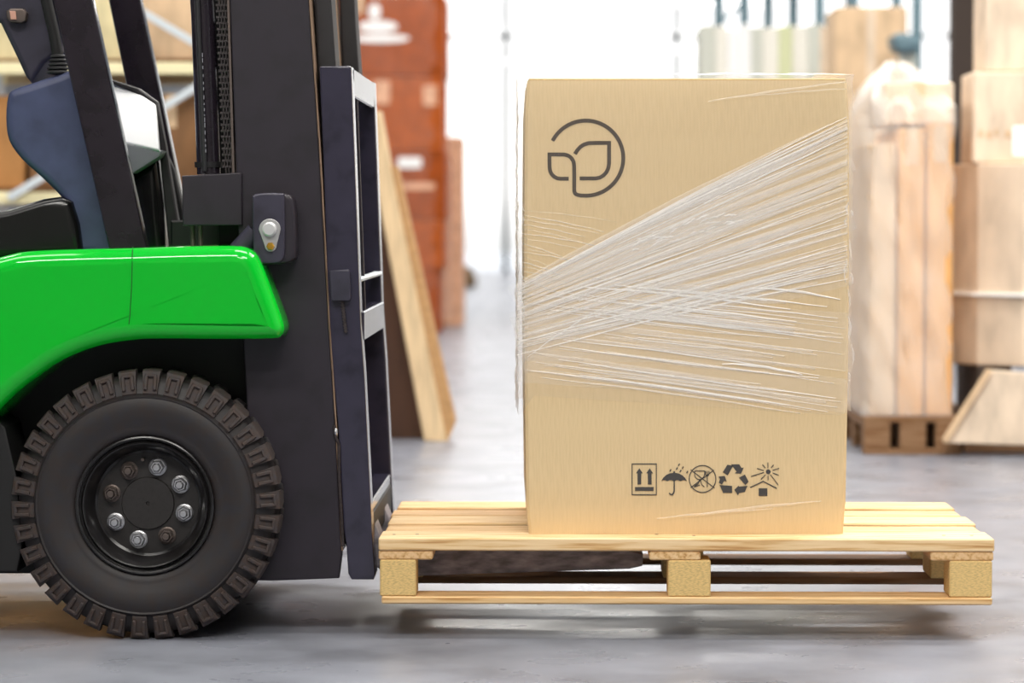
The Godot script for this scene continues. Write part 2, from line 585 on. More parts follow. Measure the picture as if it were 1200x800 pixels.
func build_forklift() -> void:
	var f := thing("forklift", "green and black forklift truck carrying the loaded wooden pallet", "forklift", Vector3(-0.9, 0, -0.5))
	var base := f.position
	var put := func(called: String, s: Shape, m: Material, parent: Node3D = f, angle := 35.0) -> MeshInstance3D:
		var o := obj(called, s, m, parent, angle)
		if parent == f:
			o.position = -base
		return o
	var s: Shape

	# --- green fender over the front wheel
	var fz := 0.035
	s = Shape.new()
	s.prism(smooth_path(outline([-260, 318, -120, 310, -20, 304, 6, 299, 30, 294.5, 90, 292, 155, 290.5, 220, 288.5, 270, 288, 287, 290, 298, 297, 305, 309, 318, 343, 329, 374, 331.5, 386, 328, 394, 317, 397.5, 250, 398, 190, 397.5, 150, 399.5, 110, 407, 72, 422, 40, 443, 15, 463, -8, 487, -40, 530, -60, 575, -140, 590, -260, 590], fz), 3), -0.42, fz, 0.034, 0.004, 6)
	var fender: MeshInstance3D = put.call("fender", s, M.green, f, 50.0)
	tag(fender, "glossy green fender arching over the front wheel")
	s = Shape.new()
	var seam := []
	for q in [[156, 289.6, -0.10], [155.5, 290, -0.01], [155.3, 292.5, 0.018], [155, 298, 0.030], [155, 309, 0.0348], [154, 340, 0.0348], [152, 372, 0.0348], [151, 380, 0.0345]]:
		seam.append(at(q[0], q[1], q[2]))
	s.tube(seam, 0.0011, 6)
	obj("seam", s, M.green_dark, fender)

	# --- chassis behind the wheel
	s = Shape.new()
	slanted(s, [-260, 320, 262, 320, 300, 380, 335, 470, 340, 664, 322, 672, -260, 672], -0.86, -0.215, 0.006, 0.006)
	put.call("chassis", s, M.black)
	s = Shape.new()
	slanted(s, [-260, 470, -30, 470, 6, 500, 20, 560, 26, 640, 20, 670, -260, 672], -0.20, -0.02, 0.006, 0.002)
	put.call("side_step", s, M.black)

	# --- seat hood and counterweight to the left of the frame
	s = Shape.new()
	slanted(s, [-260, 256, -30, 252, 10, 245, 50, 233, 72, 230, 84, 236, 92, 262, 97, 300, -260, 310], -0.78, -0.16, 0.02, 0.01, 3)
	put.call("hood", s, M.black_gloss)
	s = Shape.new()
	slanted(s, [-640, 240, -300, 240, -262, 320, -262, 640, -300, 668, -600, 660, -660, 600, -670, 320], -0.98, -0.02, 0.05, 0.05, 4)
	put.call("counterweight", s, M.green, f, 50.0)
	s = Shape.new()
	slanted(s, [-250, 230, -90, 236, -100, 252, -250, 254], -0.72, -0.24, 0.02, 0.02, 3)
	slanted(s, [-300, 20, -270, 20, -215, 236, -255, 240], -0.72, -0.24, 0.015, 0.015, 3)
	put.call("seat", s, M.black)

	# --- steering console, lever and lamp
	s = Shape.new()
	s.prism(smooth_path(outline([8, 112, 16, 104, 40, 96, 80, 83, 92, 84, 112, 150, 132, 230, 150, 296, 92, 296, 88, 276, 80, 248, 70, 230, 48, 208, 24, 186, 9, 164, 5.5, 138], -0.18), 3), -0.52, -0.18, 0.018, 0.01, 4)
	var console: MeshInstance3D = put.call("console", s, M.plastic, f, 45.0)
	tag(console, "navy grey steering console")
	s = Shape.new()
	slanted(s, [-70, -60, 66, -60, 74, 30, 72, 60, 52, 74, 36, 97, 30, 90, 16, 60, 0, 27, -70, -10], -0.52, -0.26, 0.012, 0.01, 3)
	put.call("steering_column", s, M.paint_post)
	s = Shape.new()
	slanted(s, [7, 13, 12, 9.5, 27, 10, 31, 15, 30, 24, 25, 27, 12, 26, 7.5, 21], -0.26, -0.235, 0.004, 0.0, 2)
	var lamp: MeshInstance3D = put.call("switch", s, M.steel_dull)
	s = Shape.new()
	slanted(s, [11, 13, 18, 13, 19, 23, 12.5, 23], -0.235, -0.229, 0.001, 0.0, 1)
	obj("lens", s, mat(Color(0.82, 0.62, 0.55), 0.2), lamp)
	s = Shape.new()
	s.tube([at(44, -60, -0.21), at(54, 0, -0.21), at(63, 38, -0.21), at(68, 68, -0.21)], 0.0125, 12)
	put.call("control_lever", s, M.black)
	s = Shape.new()
	var bel := PackedVector2Array()
	for k in 5:
		var r := 0.017 + 0.0022 * (4 - k)
		bel.append_array([Vector2(r - 0.005, k * 0.0088), Vector2(r, k * 0.0088 + 0.002), Vector2(r, k * 0.0088 + 0.005), Vector2(r - 0.004, k * 0.0088 + 0.0082)])
	bel.append(Vector2(0.0, 0.0445))
	bel.insert(0, Vector2(0, -0.004))
	s.lathe(bel, 24, Transform3D(Basis.from_euler(Vector3(-PI / 2, 0, 0.12)), at(68, 87, -0.21)))
	put.call("bellows", s, M.rubber_bellows)

	# --- guard posts and overhead guard
	s = Shape.new()
	slanted(s, [-2, -260, 52, -260, 107.5, 0, 172, 292, 128, 294, 80, 84, 62, 0], -0.15, -0.10, 0.006, 0.004, 2)
	put.call("guard_post", s, M.post_gloss)
	s = Shape.new()
	slanted(s, [72, -250, 112, -250, 164, 0, 192, 130, 226, 296, 178, 296, 150, 110, 127, 0], -0.885, -0.83, 0.006, 0.004, 2)
	put.call("guard_post", s, M.post_gloss)
	s = Shape.new()
	slanted(s, [-500, -290, 60, -290, 66, -260, -500, -260], -0.16, -0.09, 0.01, 0.01, 2)
	put.call("guard_rail", s, M.paint)
	s = Shape.new()
	slanted(s, [-500, -290, 110, -290, 116, -260, -500, -260], -0.91, -0.84, 0.01, 0.01, 2)
	put.call("guard_rail", s, M.paint)
	for k in 6:
		s = Shape.new()
		var g := at(40 - k * 100.0, -276, -0.5)
		s.box(g, Vector3(0.03, 0.04, 0.76), 0.005)
		put.call("guard_crossbar", s, M.paint)

	# --- white instrument cover between the posts, grey below
	s = Shape.new()
	var cover := outline([124, 96, 132, 96, 158, 106, 181, 121, 190, 176, 150, 168, 128, 160], -0.40)
	var hub := flat(158, 135, -0.40)
	for k in cover.size():
		cover[k] = (cover[k] - hub) * Vector2(1, 1 / cos(0.55))
	s.prism(cover, -0.03, 0.0, 0.006, 0.004, 3, Transform3D(Basis(Vector3(1, 0, 0), -0.55), Vector3(hub.x, hub.y, -0.40)))
	put.call("instrument_cover", s, M.plastic_white)
	s = Shape.new()
	slanted(s, [128, 160, 150, 168.5, 190, 176.5, 186, 184, 156, 203, 140, 200], -0.44, -0.36, 0.004, 0.004, 2)
	put.call("cover_skirt", s, M.plastic_grey)
	s = Shape.new()
	slanted(s, [118, 91, 130, 92.5, 162, 103, 184, 119, 194, 172, 214, 292, 198, 292, 186, 174, 178, 123, 158, 109, 130, 97.5, 120, 97], -0.47, -0.43, 0.003, 0.003, 1)
	put.call("cover_rim", s, M.paint_dark)
	s = Shape.new()
	slanted(s, [140, 200, 157, 203, 184, 187, 190, 240, 193, 300, 160, 300], -0.50, -0.41, 0.02, 0.01, 3)
	put.call("column_cover", s, M.black_gloss)
	s = Shape.new()
	slanted(s, [120, 205, 150, 196, 194, 178, 204, 200, 228, 300, 120, 300], -0.74, -0.70, 0.004, 0.004, 1)
	put.call("dashboard", s, M.black)
	s = Shape.new()
	slanted(s, [200, 258, 296, 258, 296, 300, 200, 300], -0.46, -0.40, 0.004, 0.004, 1)
	put.call("bulkhead", s, M.black)

	# --- mast: outer uprights, inner uprights, rails, crossmembers
	for side in 2:
		var d := -0.74 * side
		s = Shape.new()
		s.prism(outline([249, -260, 346, -260, 362, 0, 375, 190, 385, 380, 393, 500, 400.5, 650, 397, 677.5, 318, 680.5, 300, 680, 282, 340, 269, 0], -0.10), -0.135 + d, -0.10 + d, 0.004, 0.002, 2)
		put.call("mast_upright", s, M.paint)
		s = Shape.new()                    # the flange along its front edge, the edge highlight put into its colour
		s.prism(outline([346.5, -260, 348.5, -260, 364, 0, 377, 190, 387, 380, 395, 500, 402, 645, 400, 645, 393, 500, 385, 380, 375, 190, 362, 0], -0.10), -0.20 + d, -0.097 + d, 0.001, 0.001, 1)
		put.call("mast_rail", s, M.rail_highlight)
		s = Shape.new()                    # its rear flange, behind the chain
		s.prism(outline([226, -260, 258, -260, 276, 0, 282, 330, 258, 330, 246, 0], -0.2), -0.26 + d, -0.2 + d, 0.004, 0.002, 2)
		put.call("mast_flange", s, M.black)
		s = Shape.new()                    # the inner upright that slides in it
		s.prism(outline([355, -240, 374, -240, 386.5, 0, 392, 78, 424, 640, 400, 640, 366, 0], -0.10), -0.26 + d, -0.145 + d, 0.004, 0.002, 2)
		put.call("inner_upright", s, M.paint_dark)
	for yy in [60, 234, 600]:
		s = Shape.new()
		var c := at(300 + yy * 0.04, yy, -0.5)
		s.box(c, Vector3(0.05, 0.10, 0.72), 0.006)
		put.call("mast_crossmember", s, M.paint_dark)
	s = Shape.new()
	s.prism(outline([213, 206, 280, 202, 283.5, 203, 284, 264, 214, 264.5], -0.09), -0.30, -0.09, 0.004, 0.002, 2)
	put.call("cylinder_bracket", s, M.paint)
	s = Shape.new()
	s.tube([at(221, -260, -0.14), at(238, 20, -0.14), at(245, 204, -0.14)], 0.0262, 24)
	var cyl: MeshInstance3D = put.call("lift_cylinder", s, M.post_gloss)
	s = Shape.new()
	s.lathe(PackedVector2Array([Vector2(0, -0.006), Vector2(0.030, -0.006), Vector2(0.031, 0.006), Vector2(0, 0.008)]), 24, Transform3D(Basis.from_euler(Vector3(-PI / 2, 0, 0)), at(244.5, 193, -0.14)))
	obj("collar", s, M.black, cyl)
	s = Shape.new()
	s.tube([at(218, -260, -0.105), at(232, 20, -0.105), at(240, 200, -0.105)], 0.0055, 10)
	var hose: MeshInstance3D = put.call("hydraulic_hose", s, M.rubber_bellows)
	s = Shape.new()                        # the pale printed line along the hose, too small to read
	var y := 62.0
	while y < 178.0:
		var len_ := rng.randf_range(1.0, 5.5)
		var x := 238.3 + (y - 60.0) * 0.035
		s.box(at(x - 1.2, y + len_ / 2, -0.0985), Vector3(0.0016, len_ / 543.0, 0.0004), 0.0)
		y += len_ + rng.randf_range(1.0, 6.0)
	obj("hose_marking", s, mat(Color(0.55, 0.55, 0.58), 0.7), hose)
	s = Shape.new()                        # leaf chain: pairs of plates and pins
	y = -60.0
	var odd := 0
	while y < 200.0:
		var c := at(256.5 + (y + 60) * 0.042, y, -0.115)
		for k in [-1.0, 0.0, 1.0]:
			var off: float = 0.0068 * k + (0.0023 if odd % 2 else -0.0005)
			s.box(c + Vector3(off, 0, 0), Vector3(0.0028, 0.0175, 0.012), 0.001)
		s.tube([c + Vector3(-0.012, 0.0065, 0.001), c + Vector3(0.012, 0.0065, 0.001)], 0.0034, 6)
		y += 7.0
		odd += 1
	put.call("lift_chain", s, M.chain)
	s = Shape.new()
	s.prism(outline([264, -60, 267, -60, 275, 203, 272, 203], -0.10), -0.14, -0.10, 0.0005, 0.0, 1)
	put.call("chain_guide", s, M.steel_dull)
	for x in [225.5, 234.5]:
		s = Shape.new()
		s.tube([at(x, 262, -0.13), at(x + 1, 296, -0.13)], 0.0055, 10)
		put.call("rod", s, M.steel_dull)

	# --- tilt cylinder and its bracket
	s = Shape.new()
	s.tube([at(262, 336, -0.05), at(281, 292, -0.05), at(300, 272, -0.05)], 0.0225, 20)
	put.call("tilt_cylinder", s, M.paint_post)
	s = Shape.new()
	s.prism(smooth_path(outline([296, 232, 300, 227, 318, 226, 334, 227, 343, 233, 346, 260, 346.5, 296, 343, 305, 330, 309.5, 306, 309.5, 298, 305, 296, 290, 295, 258], -0.03), 2), -0.10, -0.03, 0.008, 0.0, 3)
	var bracket: MeshInstance3D = put.call("tilt_bracket", s, M.paint)
	s = Shape.new()
	s.prism(smooth_path(outline([296, 236, 297, 229, 306, 226.5, 330, 226.5, 333, 234, 333.5, 290, 331, 304, 322, 308.5, 303, 308, 297, 300], -0.02), 2), -0.03, -0.018, 0.004, 0.0, 3)
	obj("bracket_plate", s, M.paint_post, bracket)
	s = Shape.new()
	var drop := PackedVector2Array()
	var c1 := flat(316, 269, -0.013)
	var c2 := flat(317, 288, -0.013)
	for k in 25:
		var a := PI * k / 24.0
		drop.append(c1 + Vector2(cos(a), sin(a)) * 0.0232)
	for k in 13:
		var a := PI + PI * k / 12.0
		drop.append(c2 + Vector2(cos(a), sin(a)) * 0.0125)
	s.prism(drop, -0.018, -0.0135, 0.001, 0.0, 1)
	obj("lock_plate", s, mat(Color(0.66, 0.66, 0.66), 0.4, 0.35), bracket)
	s = Shape.new()
	s.lathe(PackedVector2Array([Vector2(0, 0), Vector2(0.0155, 0), Vector2(0.0155, 0.004), Vector2(0.0135, 0.005), Vector2(0.0135, 0.0105), Vector2(0.012, 0.012), Vector2(0, 0.0125)]), 28, Transform3D(Basis(), at(316, 268.5, -0.0135)))
	obj("pin", s, mat(Color(0.80, 0.80, 0.80), 0.35, 0.3), bracket)
	s = Shape.new()
	s.lathe(PackedVector2Array([Vector2(0, 0), Vector2(0.0088, 0), Vector2(0.0088, 0.005), Vector2(0.007, 0.0065), Vector2(0, 0.007)]), 6, Transform3D(Basis(), at(317, 288.5, -0.0135)))
	obj("bolt", s, M.brass, bracket, 20.0)

	# --- load carriage: two posts joined by bars, facing the load
	var near_z := -0.10
	var far_z := -0.93
	for zz in [[near_z, near_z - 0.075], [far_z + 0.075, far_z]]:
		s = Shape.new()
		s.prism(outline([374, 79, 376, 77.5, 409, 77, 411.5, 78, 415.5, 180, 422.5, 380, 427, 440, 437, 640, 440, 672, 438, 679, 412, 679, 408, 672, 406, 640, 402.5, 620, 396, 500, 385, 380, 378.5, 180], near_z), zz[1], zz[0], 0.004, 0.004, 2)
		put.call("carriage_post", s, M.paint_gloss)
	# each bar: top and bottom of its near end in the frame, how thick it is
	for b in [[78.5, 112.0, 0.022], [326.0, 331.0, 0.020], [366.0, 401.0, 0.035], [591.0, 604.0, 0.040], [604.5, 640.0, 0.036]]:
		s = Shape.new()
		var xr: float = 411.5 + (b[0] - 78.0) * 0.0425
		var p0 := at(xr, b[0], near_z)
		var p1 := at(xr + (b[1] - b[0]) * 0.04, b[1], near_z)
		s.box(Vector3((p0.x + p1.x) / 2 - b[2] / 2, (p0.y + p1.y) / 2, (near_z + far_z) / 2), Vector3(b[2], p0.y - p1.y, near_z - far_z - 0.13), 0.003)
		put.call("carriage_bar", s, M.black if b[0] > 600 else M.paint_gloss if b[1] - b[0] > 8 else M.brace_grey)
	for zz in [-0.34]:
		s = Shape.new()
		var a1 := at(412.5, 108, near_z)
		var a2 := at(422.5, 368, near_z)
		a1.z = zz
		a2.z = zz
		a1.x -= 0.012
		a2.x -= 0.012
		s.bar(a1, a2, 0.014, 0.02, 0.002)
		put.call("guard_bar", s, M.paint)
	s = Shape.new()
	s.prism(outline([386, 317, 408, 315.5, 410, 318, 411, 350, 409, 352.5, 388, 352.5], near_z + 0.018), near_z, near_z + 0.018, 0.003, 0.0, 2)
	put.call("stop_plate", s, M.paint_post)
	s = Shape.new()
	for k in 11:
		s.tube([at(399.5 + k * 0.4, 353 + k * 3.4, near_z + 0.008), at(402.5 + k * 0.4, 355.5 + k * 3.4, near_z + 0.008)], 0.0032, 6)
		s.tube([at(402.5 + k * 0.4, 353 + k * 3.4, near_z + 0.008), at(400.5 + k * 0.4, 356 + k * 3.4, near_z + 0.008)], 0.0026, 6)
	put.call("safety_chain", s, M.steel_rust)
	s = Shape.new()
	s.tube([at(391.5, 498, near_z + 0.004), at(393.5, 512, near_z + 0.006), at(397, 520, near_z + 0.004), at(397.5, 560, near_z + 0.003), at(402, 640, near_z + 0.003)], 0.0035, 8)
	put.call("weld_bead", s, M.steel_rust)
	s = Shape.new()
	s.lathe(PackedVector2Array([Vector2(0, -0.004), Vector2(0.0045, -0.002), Vector2(0.0055, 0.001), Vector2(0.003, 0.004), Vector2(0, 0.005)]), 12, Transform3D(Basis().scaled(Vector3(0.9, 1.5, 1)), at(393.5, 506, near_z + 0.006)))
	put.call("weld_glint", s, M.steel)  # bright steel bead in place of the highlight on the weld

	# --- forks
	for zz in [-0.285, -0.645]:
		s = Shape.new()
		var heel := at(440, 640, near_z).x
		var top_y := 0.1685
		var tip := heel + 0.585
		var prof := PackedVector2Array([Vector2(heel - 0.045, 0.245), Vector2(heel - 0.018, 0.245), Vector2(heel + 0.002, top_y + 0.03), Vector2(heel + 0.012, top_y + 0.006), Vector2(heel + 0.035, top_y), Vector2(tip - 0.03, top_y), Vector2(tip, top_y - 0.008), Vector2(tip, top_y - 0.034), Vector2(tip - 0.03, top_y - 0.041), Vector2(heel + 0.18, top_y - 0.054), Vector2(heel + 0.04, top_y - 0.060), Vector2(heel + 0.01, top_y - 0.05), Vector2(heel - 0.03, top_y - 0.02)])
		s.prism(prof, zz - 0.055, zz + 0.055, 0.004, 0.004, 2)
		put.call("fork", s, M.fork)

	build_wheel(f, Vector3(at(169.5, 594, 0.0).x, 0.29, 0.0) - base, "front wheel with chunky tread lugs and a ring of eight nuts", true)
	build_wheel(f, Vector3(at(169.5, 594, 0.0).x, 0.29, -1.0) - base, "", false)
	build_wheel(f, Vector3(-2.35, 0.29, -0.02) - base, "", true)


func build_wheel(f: Node3D, c: Vector3, label: String, outer: bool) -> void:
	# axis along z, outer side facing +z (or -z on the far side); the tyre is the part, the rest its sub-parts
	var s := Shape.new()
	var R := 0.2905
	var tyre := PackedVector2Array([Vector2(0.149, -0.008), Vector2(0.155, -0.002), Vector2(0.165, 0.001), Vector2(0.172, 0.0005), Vector2(0.185, 0.006), Vector2(0.205, 0.009), Vector2(0.220, 0.008), Vector2(0.230, 0.004), Vector2(0.2335, 0.0055), Vector2(0.236, 0.003), Vector2(0.240, -0.0045), Vector2(0.260, -0.0125), Vector2(0.274, -0.021), Vector2(0.2795, -0.034), Vector2(0.281, -0.060), Vector2(0.281, -0.120), Vector2(0.270, -0.144), Vector2(0.255, -0.158), Vector2(0.230, -0.170), Vector2(0.19, -0.174), Vector2(0.149, -0.162)])
	s.lathe(tyre, 96, Transform3D(), true)
	for k in 34:                            # lugs of the inner shoulder
		var a := TAU * (k + 0.5) / 34
		s.box(Vector3(cos(a), sin(a), 0) * 0.276 + Vector3(0, 0, -0.128), Vector3(0.028, 0.030, 0.064), 0.004, Basis(Vector3(0, 0, 1), a))
	var t := obj("wheel", s, M.tyre, f, 40.0)
	t.position = c
	if label: t.set_meta("label", label)
	if not outer: t.rotation.y = PI
	# one lug, wrapped over the shoulder, with a U-shaped groove cut in its side face
	var lug := Shape.new()
	var w0 := 0.0192                        # half width at the tread
	var w1 := 0.0150                        # half width at the side
	var sect := [Vector2(0.2375, -0.014), Vector2(0.2380, -0.001), Vector2(0.2410, 0.0012), Vector2(0.262, -0.0035), Vector2(0.281, -0.0090), Vector2(0.2875, -0.0125), Vector2(R, -0.019), Vector2(R + 0.0003, -0.045), Vector2(R, -0.088), Vector2(0.283, -0.094), Vector2(0.262, -0.094)]
	var wide := [w1, w1, w1, 0.0168, 0.0184, w0, w0, w0, 0.012, 0.011, 0.011]
	var n := sect.size()
	var start := lug.v.size()
	for i in n:
		var j := (i + 1) % n
		var a := Vector3(sect[i].x, wide[i], sect[i].y)
		var b := Vector3(sect[j].x, wide[j], sect[j].y)
		lug.quad(Vector3(a.x, -a.y, a.z), a, b, Vector3(b.x, -b.y, b.z))
	for sd in [-1.0, 1.0]:
		for i in range(1, n - 1):
			var a := Vector3(sect[0].x, sd * wide[0], sect[0].y)
			var b := Vector3(sect[i].x, sd * wide[i], sect[i].y)
			var d := Vector3(sect[i + 1].x, sd * wide[i + 1], sect[i + 1].y)
			if sd > 0: lug.tri(a, d, b)
			else: lug.tri(a, b, d)
	lug.fix(start)
	var groove := Shape.new()               # the raised U on its side
	for q in [[0.2635, -0.0098, 0.0320, 0.0075], [0.2635, 0.0098, 0.0320, 0.0075]]:
		groove.box(Vector3(q[0], q[1], -0.0018), Vector3(q[2], q[3], 0.008), 0.0015, Basis(Vector3(0, 1, 0), 0.26))
	groove.box(Vector3(0.2785, 0, -0.0056), Vector3(0.0065, 0.025, 0.008), 0.0015, Basis(Vector3(0, 1, 0), 0.30))
	lug.v.append_array(groove.v)
	var lug_mesh := lug.mesh(25.0)
	for k in 34:
		var o := obj("tread_lug", lug_mesh, M.lug, t)
		o.rotation.z = TAU * (k + 0.22) / 34
	# rim: lip, dish and disc
	s = Shape.new()
	s.lathe(PackedVector2Array([Vector2(0.149, -0.11), Vector2(0.150, -0.006), Vector2(0.1485, 0.0005), Vector2(0.1455, 0.002), Vector2(0.142, -0.001), Vector2(0.1415, -0.010), Vector2(0.1375, -0.0115), Vector2(0.1365, -0.004), Vector2(0.1335, -0.001), Vector2(0.1295, -0.004), Vector2(0.122, -0.018), Vector2(0.117, -0.040), Vector2(0.1145, -0.052), Vector2(0.108, -0.056), Vector2(0.108, -0.11)]), 96, Transform3D(), true)
	obj("rim", s, M.rim, t, 40.0)
	s = Shape.new()
	s.lathe(PackedVector2Array([Vector2(0, -0.051), Vector2(0.004, -0.051), Vector2(0.0045, -0.0475), Vector2(0.0555, -0.0475), Vector2(0.0575, -0.0525), Vector2(0.1125, -0.0555), Vector2(0.1125, -0.08), Vector2(0, -0.08)]), 72)
	obj("wheel_disc", s, M.hub, t, 30.0)
	var nut := Shape.new()
	nut.lathe(PackedVector2Array([Vector2(0, -0.056), Vector2(0.0195, -0.056), Vector2(0.0195, -0.0515), Vector2(0.0165, -0.0495), Vector2(0, -0.0495)]), 24)
	nut.lathe(PackedVector2Array([Vector2(0, -0.052), Vector2(0.0158, -0.052), Vector2(0.0158, -0.037), Vector2(0.0130, -0.034), Vector2(0.0105, -0.034), Vector2(0.0085, -0.037), Vector2(0, -0.037)]), 6)
	nut.lathe(PackedVector2Array([Vector2(0, -0.04), Vector2(0.0080, -0.04), Vector2(0.0080, -0.0275), Vector2(0.0065, -0.026), Vector2(0, -0.0255)]), 16)
	var nut_mesh := nut.mesh(25.0)
	for k in 8:
		var a := deg_to_rad(75.0 - 45.0 * k)
		var o := obj("wheel_nut", nut_mesh, M.steel_dull if k in [3, 6, 7] else M.steel, t)
		o.position = Vector3(cos(a) * 0.0815, sin(a) * 0.0815, 0)
		o.rotation.z = 0.3 * k
	s = Shape.new()
	s.tube([Vector3(-0.009, 0.0955, -0.056), Vector3(-0.009, 0.0955, -0.035)], 0.0035, 8)
	obj("valve", s, M.steel_dull, t)


# ------------------------------------------------------------------ pallet and carton
func build_pallet() -> void:
	var z0 := -0.03
	var t := thing("wooden_pallet", "pale pine pallet lifted on the forks under the big wrapped carton", "pallet", Vector3(0.265, 0.0755, z0 - 0.40))
	var o := t.position
	var pc := func(called: String, lo: Vector3, hi: Vector3, m: Material, tilt := 0.0) -> MeshInstance3D:
		var s := Shape.new()
		s.box((lo + hi) * 0.5, hi - lo, 0.003)
		var b := obj(called, s, m, t)
		b.position = -o
		return b
	var left := at(443.5, 640, z0).x
	var right := at(1165.5, 640, z0).x
	var top := 0.2185
	var deck := 0.028
	var runs := [[0.0, 0.135], [0.150, 0.265], [0.305, 0.455], [0.500, 0.615], [0.648, 0.80]]
	for k in 5:
		var b: MeshInstance3D = pc.call("deck_board", Vector3(left + [0.0, 0.004, 0.002, -0.003, 0.003][k], top - deck, z0 - runs[k][1]), Vector3(right + [0.0, -0.006, 0.003, -0.002, 0.002][k], top - [0.0, 0.002, 0.0, 0.003, 0.001][k], z0 - runs[k][0]), M["pine_x%d" % [0, 1, 0, 2, 1][k]])
		if k == 0:
			for x in [left + 0.03, left + 0.08, left + 0.60, left + 0.68, right - 0.1, right - 0.04]:
				var s := Shape.new()
				s.lathe(PackedVector2Array([Vector2(0, 0), Vector2(0.0045, 0), Vector2(0.004, 0.001), Vector2(0, 0.0015)]), 8, Transform3D(Basis(Vector3(1, 0, 0), -PI / 2), Vector3(x, top - 0.0005, z0 - 0.05 - rng.randf() * 0.04)))
				obj("nail", s, M.nail, b)
	var y1 := top - deck
	var y2 := y1 - 0.020
	for q in [[443.5, 507], [761, 821], [1091, 1164.5]]:
		pc.call("cross_board", Vector3(at(q[0], 655, z0).x, y2, z0 - 0.798), Vector3(at(q[1], 655, z0).x, y1, z0 - 0.004), M["pine_z%d" % rng.randi_range(0, 2)])
	var y3 := at(600, 699, z0).y
	for q in [[445, 487.5], [783, 833], [1113, 1163]]:
		for zz in [[0.003, 0.10], [0.33, 0.47], [0.70, 0.797]]:
			pc.call("block", Vector3(at(q[0], 680, z0).x, y3, z0 - zz[1]), Vector3(at(q[1], 680, z0).x, y2, z0 - zz[0]), M.pine_block)
	for zz in [[0.0, 0.10], [0.345, 0.455], [0.70, 0.80]]:
		pc.call("bottom_board", Vector3(at(447, 700, z0).x, 0.0755, z0 - zz[1]), Vector3(at(1163, 700, z0).x, y3, z0 - zz[0]), M.pine_x1 if zz[0] == 0.0 else M.wood_old)


var box_frame := Transform3D()


func box_px(px: float, py: float) -> Vector2:   # a point of the photograph on the carton's front, in the carton's own metres
	var o := box_frame.origin
	var n := box_frame.basis.z
	var d := ray(px, py)
	var p := EYE + d * ((o - EYE).dot(n) / d.dot(n))
	var q := box_frame.affine_inverse() * p
	return Vector2(q.x, q.y)


func stroke(s: Shape, pts: PackedVector2Array, width: float, z0: float, z1: float, closed := false) -> void:
	# a printed line: a thin raised ribbon along a path on the carton's front
	var n := pts.size()
	var l := []
	var r := []
	for i in n:
		var a := pts[(i + n - 1) % n] if closed else pts[maxi(i - 1, 0)]
		var b := pts[(i + 1) % n] if closed else pts[mini(i + 1, n - 1)]
		var e := (pts[i] - a).normalized() if a != pts[i] else (b - pts[i]).normalized()
		var f := (b - pts[i]).normalized() if b != pts[i] else e
		var ne := Vector2(-e.y, e.x)
		var nf := Vector2(-f.y, f.x)
		var m := (ne + nf) / maxf(0.5, 1.0 + ne.dot(nf)) * width * 0.5
		l.append(pts[i] + m)
		r.append(pts[i] - m)
	var start := s.v.size()
	for i in (n if closed else n - 1):
		var j := (i + 1) % n
		var la := Vector3(l[i].x, l[i].y, z1)
		var lb := Vector3(l[j].x, l[j].y, z1)
		var ra := Vector3(r[i].x, r[i].y, z1)
		var rb := Vector3(r[j].x, r[j].y, z1)
		var dz := Vector3(0, 0, z0 - z1)
		s.quad(ra, rb, lb, la)
		s.quad(la, lb, lb + dz, la + dz)
		s.quad(rb, ra, ra + dz, rb + dz)
		s.quad(la + dz, lb + dz, rb + dz, ra + dz)
	if not closed:
		for k in [0, n - 1]:
			s.quad(Vector3(l[k].x, l[k].y, z0), Vector3(l[k].x, l[k].y, z1), Vector3(r[k].x, r[k].y, z1), Vector3(r[k].x, r[k].y, z0))
	s.fix(start)


func crop_path(list: Array, ox: float, oy: float, scale: float) -> PackedVector2Array:
	var out := PackedVector2Array()
	for i in range(0, list.size(), 2):
		out.append(box_px(ox + list[i] / scale, oy + list[i + 1] / scale))
	return out


